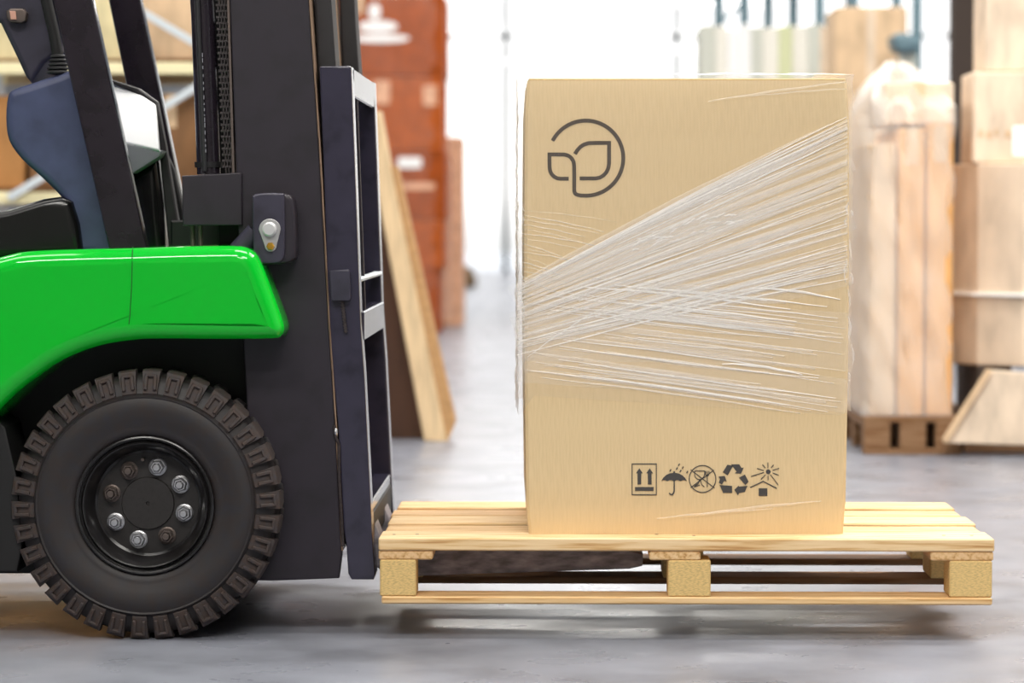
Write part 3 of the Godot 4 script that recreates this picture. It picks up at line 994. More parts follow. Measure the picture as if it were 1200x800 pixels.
func build_carton() -> void:
	var origin := at(617.5, 627, -0.10)
	origin.y = 0.2187
	var turn := deg_to_rad(1.3)
	box_frame = Transform3D(Basis(Vector3(0, 1, 0), -turn * -1.0), origin)
	var t := thing("wrapped_carton", "big tan cardboard carton with leaf emblem and stretch film standing on the pallet", "carton", origin, turn)
	box_frame = t.transform
	var w := box_px(991.5, 400).x
	var h := box_px(800, 94).y
	var deep := 0.60
	var s := Shape.new()                    # the body, its walls swelling very slightly
	var rings := []
	for k in 15:
		var f := k / 14.0
		var y := f * h
		var swell := 0.004 * sin(PI * f) + 0.003 * f
		var cut := 0.006
		var edge := 0.004 if k == 0 or k == 14 else 0.0
		var x0 := -swell + edge
		var x1 := w + swell - edge
		var za := swell * 0.3 - edge
		var zb := -deep - swell + edge
		rings.append([Vector3(x0 + cut, y, za), Vector3(x1 - cut, y, za), Vector3(x1, y, za - cut), Vector3(x1, y, zb + cut), Vector3(x1 - cut, y, zb), Vector3(x0 + cut, y, zb), Vector3(x0, y, zb + cut), Vector3(x0, y, za - cut)])
	for k in 14:
		for i in 8:
			s.quad(rings[k][i], rings[k][(i + 1) % 8], rings[k + 1][(i + 1) % 8], rings[k + 1][i])
	for k in range(1, 7):
		s.tri(rings[14][0], rings[14][k], rings[14][k + 1])
		s.tri(rings[0][0], rings[0][k + 1], rings[0][k])
	s.fix(0)
	obj("body", s, M.carton, t, 30.0)
	for side in 2:                          # top flaps meeting in the middle
		s = Shape.new()
		s.box(Vector3(w / 2, h + 0.002, -0.004 - deep * (0.25 + 0.5 * side)), Vector3(w - 0.006, 0.005, deep / 2 - 0.006), 0.002)
		obj("flap", s, M.carton_flap, t)

	# --- printing on the front
	var za := 0.0005
	var zb := 0.0022
	var px := 1.0 / 541.0
	s = Shape.new()
	var ring := PackedVector2Array()
	var c := box_px(686.5, 185.3)
	var rr := 43.8 * px
	var a0 := deg_to_rad(152.5)
	for k in 61:
		var a := a0 - deg_to_rad(242.5) * k / 60.0
		ring.append(c + Vector2(cos(a), sin(a)) * rr)
	ring.append_array(crop_path([372, 671, 352, 667, 338, 661, 330, 653, 326, 640, 326, 600, 326, 520, 325, 450, 321, 428, 311, 409, 297, 393, 278, 382, 255, 376, 200, 375, 147, 375, 147, 420, 148, 470, 153, 497, 163, 517, 180, 535, 203, 547, 225, 550, 255, 550, 286, 550], 620, 120, 6.157))
	stroke(s, ring, 4.5 * px, za, zb)
	stroke(s, crop_path([331, 372, 347, 346, 368, 322, 395, 304, 430, 293, 480, 292, 577, 292, 577, 340, 577, 440, 571, 475, 558, 503, 537, 526, 510, 542, 480, 548, 430, 548, 365, 548], 620, 120, 6.157), 4.5 * px, za, zb)
	tag(obj("leaf_emblem", s, M.ink, t), "dark brown two-leaf emblem printed in an open circle")

	var cp := func(list: Array) -> PackedVector2Array:
		return crop_path(list, 720, 520, 5.4545)
	var dot := func(sh: Shape, x: float, y: float, r: float) -> void:
		var p := PackedVector2Array()
		var q := box_px(720 + x / 5.4545, 520 + y / 5.4545)
		for k in 24:
			p.append(q + Vector2(cos(TAU * k / 24), sin(TAU * k / 24)) * r / 5.4545 * px)
		sh.prism(p, za, zb, 0.0, 0.0)
	s = Shape.new()                         # this way up
	stroke(s, cp.call([113, 127, 268, 127, 268, 324, 113, 324]), 1.0 * px, za, zb, true)
	for dx in [0, 66]:
		s.prism(cp.call([159 + dx, 155, 181 + dx, 187, 171 + dx, 187, 171 + dx, 258, 148 + dx, 258, 148 + dx, 187, 138 + dx, 187]), za, zb, 0.0)
	s.prism(cp.call([132, 275, 250, 275, 250, 299, 132, 299]), za, zb, 0.0)
	tag(obj("upright_symbol", s, M.ink_grey, t), "printed symbol of two upward arrows in a frame")
	s = Shape.new()                         # umbrella and rain
	s.prism(cp.call([300, 236, 312, 216, 330, 199, 352, 188, 376, 184, 378, 174, 386, 174, 388, 184, 412, 189, 434, 200, 452, 217, 463, 236, 450, 231, 436, 231, 422, 237, 408, 231, 394, 231, 386, 236, 376, 236, 366, 231, 352, 231, 338, 237, 324, 231, 312, 231]), za, zb, 0.0)
	stroke(s, cp.call([382, 232, 382, 300, 378, 314, 369, 323, 358, 322, 350, 313]), 1.5 * px, za, zb)
	for q in [[413, 132], [399, 157], [437, 151], [422, 173], [465, 179], [358, 168]]:
		stroke(s, cp.call([q[0] + 4, q[1] - 7, q[0] - 4, q[1] + 7]), 1.2 * px, za, zb)
	tag(obj("keep_dry_symbol", s, M.ink_grey, t), "printed umbrella symbol with falling rain")
	s = Shape.new()                         # crossed-out glass and fork
	var circ := []
	for k in 40:
		circ.append_array([563 + 85 * cos(TAU * k / 40), 223 + 86 * sin(TAU * k / 40)])
	stroke(s, cp.call(circ), 1.0 * px, za, zb, true)
	for q in [[487, 164, 640, 281], [636, 166, 487, 279], [512, 172, 577, 172], [593, 172, 593, 275], [582, 172, 582, 192], [604, 172, 604, 192], [515, 275, 545, 262]]:
		stroke(s, cp.call([q[0], q[1], q[2], q[3]]), 0.9 * px, za, zb)
	stroke(s, cp.call([513, 172, 513, 200, 519, 215, 532, 225, 545, 228, 560, 222, 572, 208, 577, 190, 577, 172]), 0.9 * px, za, zb)
	stroke(s, cp.call([582, 190, 584, 199, 593, 203, 602, 199, 604, 190]), 0.9 * px, za, zb)
	stroke(s, cp.call([545, 228, 540, 245, 530, 258, 515, 268, 510, 276]), 0.9 * px, za, zb)
	stroke(s, cp.call([550, 228, 553, 246, 560, 262, 575, 274]), 0.9 * px, za, zb)
	tag(obj("no_food_symbol", s, M.ink_grey, t), "printed glass and fork crossed out in a circle")
	s = Shape.new()                         # recycling arrows
	for q in [[693, 180, 722, 132, 758, 139, 724, 200], [745, 130, 798, 130, 812, 153, 826, 151, 809, 189, 770, 187, 781, 176], [797, 215, 834, 195, 857, 240, 836, 262], [795, 265, 795, 272, 850, 268, 833, 306, 796, 313, 789, 329, 767, 292], [672, 262, 752, 268, 752, 312, 695, 312], [666, 208, 705, 204, 717, 240, 701, 235, 687, 259, 667, 247, 675, 225]]:
		s.prism(cp.call(q), za, zb, 0.0)
	tag(obj("recycling_symbol", s, M.ink_grey, t), "printed triangle of three recycling arrows")
	s = Shape.new()                         # keep away from heat
	dot.call(s, 983.0, 177.0, 15.0)
	for q in [[981, 118, 981, 152], [1018, 133, 1001, 152], [1053, 155, 1012, 168], [1050, 199, 1012, 186], [1046, 261, 998, 196], [982, 202, 982, 232], [937, 226, 966, 196], [873, 207, 955, 182], [912, 156, 953, 169], [946, 132, 965, 153]]:
		stroke(s, cp.call(q), 0.9 * px, za, zb)
	stroke(s, cp.call([868, 278, 951, 239, 1037, 283]), 1.2 * px, za, zb)
	s.prism(cp.call([922, 283, 977, 283, 977, 331, 922, 331]), za, zb, 0.0)
	tag(obj("keep_cool_symbol", s, M.ink_grey, t), "printed sun over a roof and square")

	# --- stretch film: one slack sheet round the upper carton, then the folds drawn tight across the front
	var n := FastNoiseLite.new()
	n.seed = 9
	n.frequency = 9.0
	n.fractal_octaves = 3
	s = Shape.new()
	var per := []                           # round the carton, from the middle of the back
	for q in [[w * 0.5, -deep], [w, -deep], [w, 0.0], [0.0, 0.0], [0.0, -deep], [w * 0.5, -deep]]:
		per.append(Vector2(q[0], q[1]))
	var loop := []
	for i in per.size() - 1:
		var steps := 44 if i == 2 else 14
		for k in steps:
			loop.append(per[i].lerp(per[i + 1], float(k) / steps))
	var mid := Vector2(w / 2, -deep / 2)
	var y_low := box_px(800, 487).y
	var rows := 44
	var sheet := []
	for r in rows + 1:
		var f := float(r) / rows
		var line := []
		for i in loop.size():
			var p: Vector2 = loop[i]
			var out := Vector2(signf(p.x - mid.x) if absf(p.x - mid.x) > w * 0.49 else 0.0, signf(p.y - mid.y) if absf(p.y - mid.y) > deep * 0.49 else 0.0)
			var front := absf(p.y) < 0.001 and p.x > 0.01 and p.x < w - 0.01
			var y := lerpf(y_low + (0.045 * (1.0 - p.x / w) if front else 0.02 * n.get_noise_1d(p.x * 7.0)), h + 0.012 + 0.004 * n.get_noise_2d(p.x, 40), f)
			var off := 0.0035 + 0.0004 * n.get_noise_3d(p.x, y * 2.0, p.y) if front else (0.010 if p.x > w * 0.5 else 0.020) + 0.0075 * n.get_noise_3d(p.x, y * 3.0, p.y)
			line.append(Vector3(p.x + out.x * off, y, p.y + out.y * off))
		sheet.append(line)
	var sides := Shape.new()
	for r in rows:
		for i in loop.size():
			var j := (i + 1) % loop.size()
			(s if i >= 28 and i < 72 else sides).quad(sheet[r][j], sheet[r][i], sheet[r + 1][i], sheet[r + 1][j])
	for i in loop.size():                   # lies over the top edge
		var j := (i + 1) % loop.size()
		var a: Vector3 = sheet[rows][i]
		var b: Vector3 = sheet[rows][j]
		var k := 0.82
		sides.quad(a, b, Vector3(mid.x + (b.x - mid.x) * k, b.y + 0.006, mid.y + (b.z - mid.y) * k), Vector3(mid.x + (a.x - mid.x) * k, a.y + 0.006, mid.y + (a.z - mid.y) * k))
	var sheet_part := obj("stretch_film", s, M.film_sheet, t, 60.0)
	tag(sheet_part, "clear stretch film wound round the carton")
	tag(obj("film_overlap", sides, M.film_side, sheet_part, 60.0), "milky gathered film along the carton's edges")

	var folds := {}
	for k in ["film_layer", "film_soft", "film_mid", "film_glint"]:
		folds[k] = Shape.new()
	# fan from the lower left edge up to the right edge
	for k in 130:
		var f := rng.randf()
		var soft := k % 3 == 0
		var l := Vector2(606, lerpf(334, 414, pow(f, 1.3)) + rng.randf_range(-4, 4))
		var r := Vector2(993, lerpf(134, 330, f) + rng.randf_range(-3, 3))
		var u0 := 0.0 if rng.randf() < 0.45 else rng.randf_range(0.0, 0.6)
		var u1 := 1.0 if rng.randf() < 0.65 else rng.randf_range(0.55, 1.0)
		var kind: String = "film_soft" if soft else ["film_mid", "film_mid", "film_glint"][rng.randi_range(0, 2)]
		fold(folds[kind], l.lerp(r, u0), l.lerp(r, u1), rng.randf_range(3.0, 10.0) if soft else rng.randf_range(0.7, 2.4), rng.randf_range(-5, 5))
	# the flatter turns below, falling to the right
	for k in 54:
		var f := rng.randf()
		var l := Vector2(608 + rng.randf_range(0, 60 + 160 * (1.0 - f)), 0)
		var slope := lerpf(0.10, 0.142, f) + rng.randf_range(-0.008, 0.008)
		var base := lerpf(318, 437, f) + rng.randf_range(-3, 3)
		l.y = base + (l.x - 608) * slope
		var r := Vector2(rng.randf_range(870, 992), 0)
		r.y = base + (r.x - 608) * slope
		var soft := k % 3 == 0
		var kind: String = "film_soft" if soft else ["film_mid", "film_glint"][k % 2]
		fold(folds[kind], l, r, rng.randf_range(3.0, 8.0) if soft else rng.randf_range(0.8, 2.8), rng.randf_range(-3, 3))
	# the turns at the upper left
	for k in 16:
		var yy := 246.0 + k * 5.4
		fold(folds[["film_soft", "film_mid"][k % 2]], Vector2(607, yy), Vector2(rng.randf_range(690, 735) - k * 4.0, yy + rng.randf_range(14, 22)), rng.randf_range(0.7, 1.8), 1.5)
	for q in [[846, 426, 940, 439, 3.2], [878, 337, 984, 351, 3.0], [620, 434, 970, 482, 1.6], [618, 418, 722, 352, 1.4], [606, 338, 992, 137, 1.6], [700, 362, 985, 402, 1.5], [660, 398, 960, 440, 1.7]]:
		fold(folds["film_glint"], Vector2(q[0], q[1]), Vector2(q[2], q[3]), q[4], 3.0)
	for q in [[830, 119, 992, 96, 3.0], [880, 113, 993, 104, 2.0], [820, 602, 962, 587, 3.5], [770, 607, 905, 596, 3.0]]:
		fold(folds["film_soft"], Vector2(q[0], q[1]), Vector2(q[2], q[3]), q[4], 1.0)
	for k in 26:                            # short crinkles where the folds are pinched, their highlights painted white
		var p := Vector2(rng.randf_range(715, 860), 0)
		p.y = 290.0 - (p.x - 715) * 0.22 + rng.randf_range(-10, 10)
		fold(folds["film_glint"], p, p + Vector2(rng.randf_range(6, 22), rng.randf_range(-9, 2)), rng.randf_range(1.0, 2.6), rng.randf_range(-2, 2))
	for k in 40:                            # crinkles at the two upright edges
		var right := rng.randf() < 0.3
		var p := Vector2(rng.randf_range(992, 997) if right else rng.randf_range(605, 614), rng.randf_range(236, 440))
		fold(folds["film_mid"], p, p + Vector2(rng.randf_range(-2, 3), rng.randf_range(8, 26)), rng.randf_range(1.0, 3.0), rng.randf_range(-3, 3))
	# broad overlapped layers of film under the folds
	for q in [[606, 360, 993, 175, 26.0], [606, 395, 993, 240, 30.0], [606, 405, 993, 300, 34.0], [605, 390, 994, 400, 34.0], [605, 428, 994, 464, 20.0]]:
		fold(folds["film_layer"], Vector2(q[0], q[1]), Vector2(q[2], q[3]), q[4] * 2.0, 4.0, 0.0012)
	for k in folds:
		var o := obj("film_folds", folds[k], M[k], sheet_part, 60.0)
		o.set_meta("kind", "stuff")


func fold(s: Shape, a: Vector2, b: Vector2, width: float, sag: float, lift := -1.0) -> void:
	# a pleat of film, its highlight painted as milky white: a low ridge between two points of the photograph on the carton's front
	var n := 12
	var p := box_px(a.x, a.y)
	var q := box_px(b.x, b.y)
	var d := (q - p).normalized()
	var side := Vector2(-d.y, d.x)
	var px := 1.0 / 541.0
	var high := clampf(width * px * 0.22, 0.0005, 0.0016) if lift < 0.0 else lift
	var prev := []
	for i in n + 1:
		var f := float(i) / n
		var w := width * px * 0.5 * (0.35 + 0.65 * sin(PI * clampf(f, 0.02, 0.98)))
		if lift >= 0.0:
			w = width * px * 0.5
		var m := p.lerp(q, f) + side * (sin(PI * f) * sag + sin(f * 17.0 + a.y) * 0.35) * px
		var z := 0.0042 if lift < 0.0 else 0.0036
		var row := [Vector3(m.x - side.x * w, m.y - side.y * w, z), Vector3(m.x, m.y, z + high), Vector3(m.x + side.x * w, m.y + side.y * w, z)]
		if prev:
			for k in 2:
				s.quad(prev[k], row[k], row[k + 1], prev[k + 1])
		prev = row


# ------------------------------------------------------------------ cartons of the background
func carton(called: String, label: String, px: Array, z: float, deep: float, m: Material, group := "", y0 := -1.0) -> Node3D:
	# px: left, top, right, bottom of the front face in the frame
	var a := at(px[0], px[3], z)
	var b := at(px[2], px[1], z)
	if y0 >= 0.0: a.y = y0
	var t := thing(called, label, "carton", Vector3((a.x + b.x) / 2, a.y, z - deep / 2), 0.0, group)
	var s := Shape.new()
	var w := b.x - a.x
	var h := b.y - a.y
	s.box(Vector3(0, h / 2, 0), Vector3(w, h, deep), 0.008)
	obj("body", s, m, t)
	s = Shape.new()
	s.box(Vector3(0, h - 0.001, 0), Vector3(w * 0.96, 0.004, 0.05), 0.001)
	obj("tape", s, M.kraft_tan, t)
	s = Shape.new()
	s.box(Vector3(0, h - 0.07, deep / 2 + 0.0005), Vector3(0.05, 0.14, 0.002), 0.0005)
	obj("tape", s, M.kraft_tan, t)
	return t


func patch_on(t: Node3D, x0: float, y0: float, x1: float, y1: float, z: float, m: Material, called := "pale_patch", round_ := 0.2) -> void:
	var a := at(x0, y1, z)
	var b := at(x1, y0, z)
	var s := Shape.new()
	var c := (a + b) * 0.5
	var h := Vector2(b.x - a.x, b.y - a.y) * 0.5
	var p := PackedVector2Array()
	for k in 24:                            # corners rounded off by the given power
		var g := Vector2(cos(TAU * k / 24), sin(TAU * k / 24))
		p.append(Vector2(c.x, c.y) + Vector2(signf(g.x) * pow(absf(g.x), round_), signf(g.y) * pow(absf(g.y), round_)) * h)
	s.prism(p, z + 0.0005, z + 0.0035, 0.0)
	obj(called, s, m, t).position = -t.position


func simple_pallet(label: String, x0: float, x1: float, z: float, deep: float, group := "") -> Node3D:
	var t := thing("wooden_pallet", label, "pallet", Vector3((x0 + x1) / 2, 0, z - deep / 2), 0.0, group)
	var w := x1 - x0
	for k in 5:
		var s := Shape.new()
		s.box(Vector3(0, 0.133, (k - 2) * (deep - 0.1) / 4), Vector3(w, 0.022, 0.1), 0.003)
		obj("deck_board", s, M.wood_old, t)
	for k in 3:
		var s := Shape.new()
		s.box(Vector3((k - 1) * (w - 0.1) / 2, 0.111, 0), Vector3(0.1, 0.022, deep), 0.003)
		obj("cross_board", s, M.wood_old, t)
		for j in 3:
			s = Shape.new()
			s.box(Vector3((k - 1) * (w - 0.1) / 2, 0.061, (j - 1) * (deep - 0.1) / 2), Vector3(0.1, 0.078, 0.1), 0.003)
			obj("block", s, M.wood_old, t)
		s = Shape.new()
		s.box(Vector3(0, 0.011, (k - 1) * (deep - 0.1) / 2), Vector3(w, 0.022, 0.1), 0.003)
		obj("bottom_board", s, M.wood_old, t)
	return t


func slack_film(called: String, label: String, lo: Vector3, hi: Vector3, peak: float, m: Material, wave := 0.03, seed_ := 4) -> void:
	# film drawn over a load: an uneven bag, gathered towards a peak at the top
	var n := FastNoiseLite.new()
	n.seed = seed_
	n.frequency = 2.6
	var s := Shape.new()
	var rows := 22
	var cols := 40
	var grid := []
	var c := (lo + hi) * 0.5
	var h := (hi - lo) * 0.5
	for r in rows + 1:
		var f := float(r) / rows
		var line := []
		for i in cols:
			var a := TAU * i / cols
			var k := 1.0 / maxf(absf(cos(a)), absf(sin(a)))
			k = minf(k, 1.28)
			var y := lerpf(lo.y, hi.y, minf(f / 0.82, 1.0))
			var grow := 1.0
			if f > 0.82:
				var g := (f - 0.82) / 0.18
				grow = 1.0 - g
				y = hi.y + peak * sin(g * PI / 2)
			var noise := wave * n.get_noise_3d(cos(a) * 1.2, y * 2.0, sin(a) * 1.2)
			line.append(Vector3(c.x + (h.x * k * grow + noise) * cos(a), y + (noise if f > 0.7 else 0.0), c.z + (h.z * k * grow + noise) * sin(a)))
		grid.append(line)
	for r in rows:
		for i in cols:
			var j := (i + 1) % cols
			s.quad(grid[r][i], grid[r + 1][i], grid[r + 1][j], grid[r][j])
	tag(obj(called, s, m, self, 60.0), label, "film")


func build_right_goods() -> void:
	var z := floor_z(532)
	# film-wrapped load of tall cartons
	var x0 := at(1013, 400, z).x
	var x1 := at(1117, 400, z).x
	simple_pallet("old pallet under the film wrapped tall cartons", x0, at(1128, 400, z).x, z, 0.9)
	var w := (x1 - x0) / 3.0
	for k in 3:
		var cx := 1017 + k * 33.6
		var nm: String = ["tan tall carton in film just past the big carton's right edge", "orange tall carton in film between the tan one and another orange one", "tall orange carton in film beside the pale round bin"][k]
		carton("tall_carton", nm, [cx, [168, 150, 146][k], cx + 33.4, 500], z - 0.03, 0.8, [M.kraft_tan, M.kraft_orange, M.kraft_orange][k], "", 0.145)
	carton("carton", "pale carton in film on top of the tall wrapped cartons", [1036, 96, 1118, 145], z - 0.10, 0.6, M.kraft_pale, "", at(1060, 146, z - 0.03).y + 0.002)
	slack_film("stretch_film", "crumpled clear film bagged over the tall cartons at the right", Vector3(x0 - 0.012, 0.147, z - 0.88), Vector3(at(1120, 400, z).x, at(1060, 128, z).y, z + 0.01), 0.19, M.film_load, 0.05, 4)

	# pale round bin on its pallet, strapped
	var zb := z - 0.05
	var l := at(1119, 300, zb).x
	var r := at(1336, 300, zb).x
	simple_pallet("old pallet under the pale round cardboard bin", at(1134, 300, zb).x, r, zb - 0.05, 0.7)
	var y0 := at(1150, 430, zb).y
	var y1 := at(1150, 191, zb).y
	var s: Shape
	for q in [[1150, 1190, "dark timber bearer in the gap above the slanting panel"], [1270, 1310, "dark timber bearer under the outer side of the round bin"]]:
		s = Shape.new()
		var pa := at(q[0], 432, zb)
		var pb := at(q[1], 500, zb)
		s.box(Vector3((pa.x + pb.x) / 2, (0.145 + y0) / 2, zb - 0.4), Vector3(pb.x - pa.x, y0 - 0.145, 0.6), 0.006)
		tag(obj("timber_bearer", s, M.pillar_dark), q[2], "bearer")
	var t := thing("cardboard_bin", "pale many-sided cardboard bin with a white strap round it", "bin", Vector3((l + r) / 2, y0, zb - 0.42))
	s = Shape.new()
	var rad := (r - l) / 2
	var oct := PackedVector2Array()
	for k in 12:
		oct.append(Vector2(cos(TAU * (k + 0.5) / 12) * rad, sin(TAU * (k + 0.5) / 12) * 0.43))
	s.prism(oct, 0.0, y1 - y0, 0.006, 0.006, 1, Transform3D(Basis(Vector3(1, 0, 0), -PI / 2), Vector3.ZERO))
	obj("body", s, M.kraft_pale, t, 10.0)
	s = Shape.new()
	var ys := at(1150, 346, zb).y - y0
	for k in 12:
		var a := Vector3(oct[k].x * 1.012, ys, -oct[k].y * 1.012)
		var q := oct[(k + 1) % 12]
		var b := Vector3(q.x * 1.012, ys, -q.y * 1.012)
		s.bar(a, b, 0.012, 0.03)
	obj("strap", s, M.paper, t)

	var t2 := carton("carton", "pale carton with a white label on top of the round bin", [1139, 84, 1330, 190], zb - 0.12, 0.32, M.kraft_pale, "", y1)
	patch_on(t2, 1186, 147, 1206, 183, zb - 0.12, M.paper)  # the white label on its front
	for q in [[1147, 156, 1152], [1156, 158, 1162], [1166, 155, 1170], [1178, 157, 1184]]:
		patch_on(t2, q[0], q[1] - 4, q[2], q[1] + 4, zb - 0.12, M.kraft_tan, "print_mark")
	carton("carton", "topmost pale carton of the pile at the right edge", [1153, -70, 1330, 83], zb - 0.16, 0.3, M.kraft_pale, "", at(1150, 84, zb - 0.12).y)

	# wooden lid leaning at the foot of the bin
	var zw := z + 0.10
	t = thing("plywood_sheet", "slanting pale wooden panel leaning below the round bin", "panel", at(1150, 520, zw))
	s = Shape.new()
	s.prism(outline([1106, 519, 1160, 433, 1240, 440, 1330, 446, 1330, 526], zw), zw - 0.035, zw, 0.004, 0.002, 1)
	obj("face", s, M.kraft_pale, t).position = -t.position
	s = Shape.new()
	s.bar(at(1107, 517, zw + 0.012), at(1160, 433, zw + 0.012), 0.025, 0.02)
	obj("edge_batten", s, M.kraft_tan, t).position = -t.position


func build_far_goods() -> void:
	# pale bundle of boards above the big carton
	var z := -13.0
	var t := thing("board_bundle", "bundle of pale upright boards behind the big carton's top", "boards", at(900, 500, z) * Vector3(1, 0, 1))
	var x := 820.0
	var k := 0
	var tones := [M.pale_grey, M.pale, M.paper, M.paper, M.pale_grey, M.pale, M.pale_green, M.pale, M.pale_grey, M.kraft_pale]
	while x < 974.0:
		var w := rng.randf_range(13, 19)
		var a := at(x, 30 + rng.randf_range(-2, 4), z)
		var b := at(minf(x + w, 976), 200, z)
		var s := Shape.new()
		s.box(Vector3((a.x + b.x) / 2, a.y / 2, z - 0.3), Vector3(b.x - a.x - 0.004, a.y, 0.6 + rng.randf() * 0.03), 0.005)
		obj("board", s, tones[k % tones.size()], t).position = -t.position
		x += w
		k += 1
	# brown cartons stacked to the right of it
	z = -11.5
	var lows := [0.0, 0.62, 1.22]
	var tops := [0.62, 1.22, at(1000, 8, z).y]
	for i in 3:
		var p0 := at(977, 300, z)
		var p1 := at(1062, 300, z)
		var c := thing("brown_carton", ["brown carton at the foot of the stack behind the big carton", "middle brown carton of the stack behind the big carton", "top brown carton seen over the big carton's right corner"][i], "carton", Vector3((p0.x + p1.x) / 2, lows[i], z - 0.3))
		var s := Shape.new()
		s.box(Vector3(0, (tops[i] - lows[i]) / 2, 0), Vector3(p1.x - p0.x, tops[i] - lows[i], 0.6), 0.008)
		obj("body", s, M.kraft_tan, c)
		s = Shape.new()
		s.box(Vector3(0, (tops[i] - lows[i]) / 2, 0.301), Vector3(0.05, tops[i] - lows[i] - 0.01, 0.002), 0.0005)
		obj("tape", s, M.kraft_pale, c)
	var s2 := Shape.new()
	var pb := at(1064, 52, -11.0)
	s2.prism(smooth_path(outline([1046, 42, 1060, 38, 1075, 44, 1078, 56, 1064, 62, 1050, 58], -11.0), 2), -11.3, -11.0, 0.03, 0.03, 3)
	var rest := Shape.new()
	rest.box(Vector3(at(1064, 60, -11.1).x, at(1064, 61, -11.1).y / 2, -11.15), Vector3(0.1, at(1064, 61, -11.1).y, 0.1), 0.005)
	var scan := thing("parcel", "small blue grey parcel on a stand behind the wrapped load", "parcel", Vector3(pb.x, 0, -11.15))
	obj("body", s2, M.rack_blue, scan).position = -scan.position
	obj("stand", rest, M.pale_grey, scan).position = -scan.position
	# steel racking far behind
	var rack := thing("steel_rack", "blue grey steel racking far behind the pale board bundle", "rack", Vector3(3.0, 0, -22.0))
	for q in [842, 872, 905, 935, 960, 1000, 1050, 1074]:
		s2 = Shape.new()
		var p := at(q, 100, -22.0)
		s2.box(Vector3(p.x, 2.0, -22.0 - (0.6 if q % 2 else 0.0)), Vector3(0.11, 4.0, 0.08), 0.004)
		obj("upright", s2, M.rack_blue, rack).position = -rack.position
	for yy in [1.0, 2.1, 3.2]:
		s2 = Shape.new()
		var p := at(842, 100, -22.0)
		var q := at(1074, 100, -22.0)
		s2.box(Vector3((p.x + q.x) / 2, yy, -22.0), Vector3(q.x - p.x, 0.08, 0.05), 0.004)
		obj("beam", s2, M.rack_blue, rack).position = -rack.position
	s2 = Shape.new()
	s2.bar(at(842, 30, -22.0), at(905, -30, -22.0), 0.04, 0.04)
	obj("brace", s2, M.rack_blue, rack).position = -rack.position
	s2 = Shape.new()
	var pp := at(1130, 60, -18.0)
	s2.box(Vector3(pp.x, 3.0, -18.0), Vector3(0.24, 6.0, 0.24), 0.01)
	struct("trim_1", s2, M.pillar_dark)
	# sack on the floor far off by the glazed front
	s2 = Shape.new()
	var zs := -30.0
	var sack := thing("sack", "small brown sack on the bright floor near the far glazing", "sack", at(545, 320, zs) * Vector3(1, 0, 1))
	s2.prism(smooth_path(PackedVector2Array([Vector2(-0.13, 0), Vector2(0.13, 0), Vector2(0.12, 0.16), Vector2(0.05, 0.26), Vector2(-0.06, 0.25), Vector2(-0.13, 0.14)]), 3), -0.12, 0.12, 0.05, 0.05, 3)
	obj("body", s2, M.sack, sack)


func build_red_stack() -> void:
	var z := floor_z(392)
	var levels := [392, 316, 258, 178, 90, -6]
	var names := ["lowest red brown carton of the tall stack behind the mast", "second red brown carton from the floor behind the leaning timber", "red brown carton with white patch beside the leaning timber's top", "red brown carton with two pinkish patches behind the carriage top", "topmost red brown carton with white patches behind the mast"]
	var below := 0.0
	for k in 5:
		var inset := [8, 3, 0, 3, 1][k] as int
		var t := carton("red_carton", names[k], [322 + inset, levels[k + 1], 522 - inset, levels[k]], z, 0.9, M.kraft_red if k % 2 else M.kraft_red_dark, "", below)
		below = at(400, levels[k + 1], z).y + 0.004
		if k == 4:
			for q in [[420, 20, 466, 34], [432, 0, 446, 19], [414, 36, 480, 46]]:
				patch_on(t, q[0], q[1] + 4, q[2], q[3] + 4, z, M.paper, "pale_patch", 0.9)  # plain white rounded patches on the carton front
		if k == 3:
			patch_on(t, 438, 94, 457, 122, z, M.kraft_pink)
			patch_on(t, 496, 100, 512, 124, z, M.kraft_pink)
		if k == 2:
			patch_on(t, 466, 184, 494, 197, z, M.paper)
			patch_on(t, 452, 214, 510, 222, z, M.kraft_pink)
	slack_film("stretch_film", "thin clear film round the red brown carton stack", Vector3(at(320, 300, z).x, 0.1, z - 0.93), Vector3(at(524, 300, z).x, at(500, -12, z).y, z + 0.03), 0.12, M.film_red, 0.05, 12)
	# the paler stack half hidden behind it
	var z2 := z - 1.6
	for k in 3:
		carton("pink_carton", ["lowest pinkish carton behind the red brown stack", "middle pinkish carton peeping past the red brown stack", "upper pinkish carton peeping past the red brown stack"][k], [440, [290, 224, 160][k], 541, [372, 290, 224][k]], z2, 0.8, M.kraft_pink, "", 0.0 if k == 0 else at(500, [0, 290, 224][k], z2).y + 0.001)

	# timber and dark boards leaning in front of the stack
	var zl := floor_z(517)
	var t := thing("leaning_timber", "thick pale timber leaning to the left behind the forks carriage", "timber", at(520, 517, zl))
	var s := Shape.new()
	s.prism(outline([497, 517, 524, 519, 458, 195, 446, 130, 420, 130, 436, 195], zl), zl - 0.12, zl, 0.006, 0.004, 1)
	obj("face", s, M.wood_pale, t).position = -t.position
	s = Shape.new()
	s.prism(outline([524, 519, 534, 494, 466, 195, 458, 195], zl - 0.01), zl - 0.11, zl - 0.01, 0.003, 0.002, 1)
	obj("edge", s, M.wood_end, t).position = -t.position
	t = thing("brown_boards", "dark brown boards leaning beside the pale timber behind the carriage", "panel", at(450, 517, zl - 0.2))
	for k in 3:
		s = Shape.new()
		s.prism(outline([330 + k * 8, 519, 506 - k * 9, 519, 430 - k * 9, 130, 254 + k * 8, 130], zl - 0.14), zl - 0.18 - k * 0.04, zl - 0.145 - k * 0.04, 0.003, 0.003, 1)
		obj("board", s, M.panel_brown, t).position = -t.position


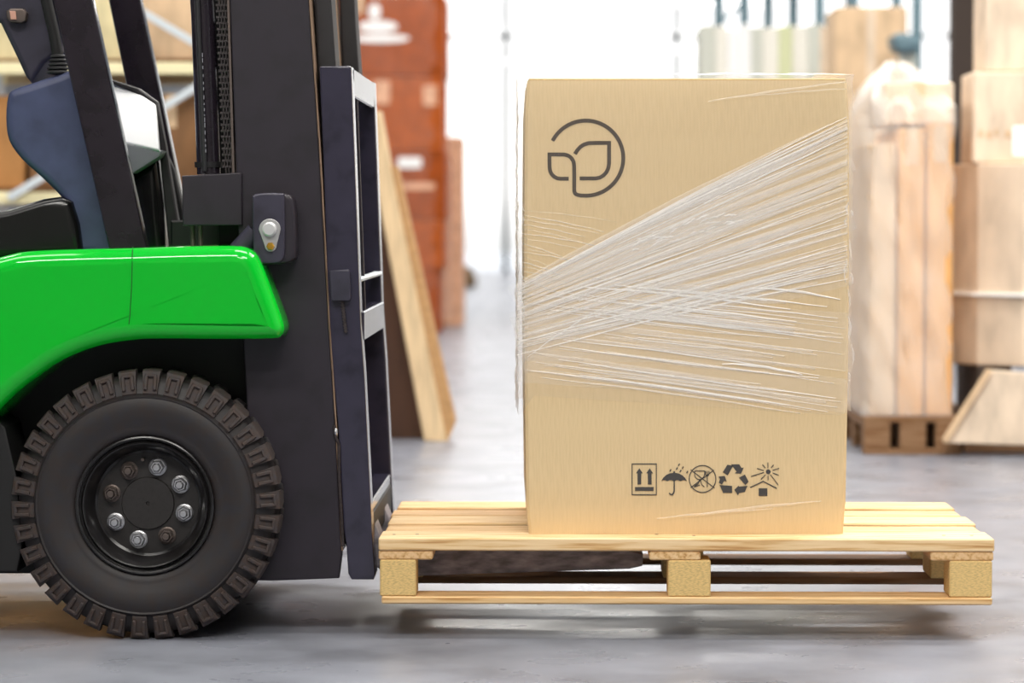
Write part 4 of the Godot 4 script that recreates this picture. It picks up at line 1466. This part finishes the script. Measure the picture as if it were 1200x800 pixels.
func build_left_rack() -> void:
	var z := -5.78
	var x0 := at(-60, 100, z).x
	var x1 := at(330, 100, z).x
	var rack := thing("storage_rack", "cream beamed storage rack with pale grey braces behind the forklift", "rack", Vector3((x0 + x1) / 2, 0, z - 0.5))
	var part := func(called: String, s: Shape, m: Material) -> void:
		obj(called, s, m, rack).position = -rack.position
	var s: Shape
	for xx in [x0, x1]:
		for zz in [z - 0.03, z - 0.97]:
			s = Shape.new()
			s.box(Vector3(xx, 1.6, zz), Vector3(0.08, 3.2, 0.06), 0.005)
			part.call("upright", s, M.brace_grey)
	var shelves := [at(100, 232, z).y, at(100, 80, z).y, at(100, -90, z).y]
	for y in shelves:
		for zz in [z - 0.03, z - 0.97]:
			s = Shape.new()
			s.box(Vector3((x0 + x1) / 2, y, zz), Vector3(x1 - x0 - 0.08, 0.05, 0.05), 0.005)
			part.call("beam", s, M.beam_cream)
		s = Shape.new()
		s.box(Vector3((x0 + x1) / 2, y + 0.032, z - 0.5), Vector3(x1 - x0 - 0.1, 0.012, 0.98), 0.002)
		part.call("shelf", s, M.kraft_brown)
	for q in [[150, 4, 246, 61], [180, 133, 246, 92], [10, 232, 66, 198], [236, 61, 300, 98]]:
		s = Shape.new()
		s.bar(at(q[0], q[1], z + 0.02), at(q[2], q[3], z + 0.02), 0.032, 0.02)
		part.call("brace", s, M.brace_grey)
	# goods: left, top, right of the front in the frame, shelf, material, label
	for q in [
		[-50, -40, 42, 1, M.kraft_cream, "cream carton on the rack shelf left of the lever"],
		[48, -30, 150, 1, M.kraft_cream, "cream carton on the rack shelf between the guard posts"],
		[156, -24, 240, 1, M.kraft_tan, "tan carton on the rack shelf behind the lift cylinder"],
		[-54, 112, 28, 0, M.kraft_amber, "orange brown carton on the lower rack shelf beside the console"],
		[34, 128, 132, 0, M.kraft_brown, "brown carton on the lower rack shelf behind the console"],
		[140, 110, 260, 0, M.kraft_brown, "brown carton on the lower rack shelf behind the guard post"],
	]:
		carton("rack_carton", q[5], [q[0], q[1], q[2], 200], z - 0.08, 0.7, q[4], "", shelves[q[3]] + 0.038)
	for q in [[-54, 60, "wide orange carton on the floor below the rack, left one"], [66, 200, "wide orange carton on the floor below the rack, right one"]]:
		carton("floor_carton", q[2], [q[0], 262, q[1], 400], z - 0.05, 0.8, M.kraft_orange, "", 0.0)
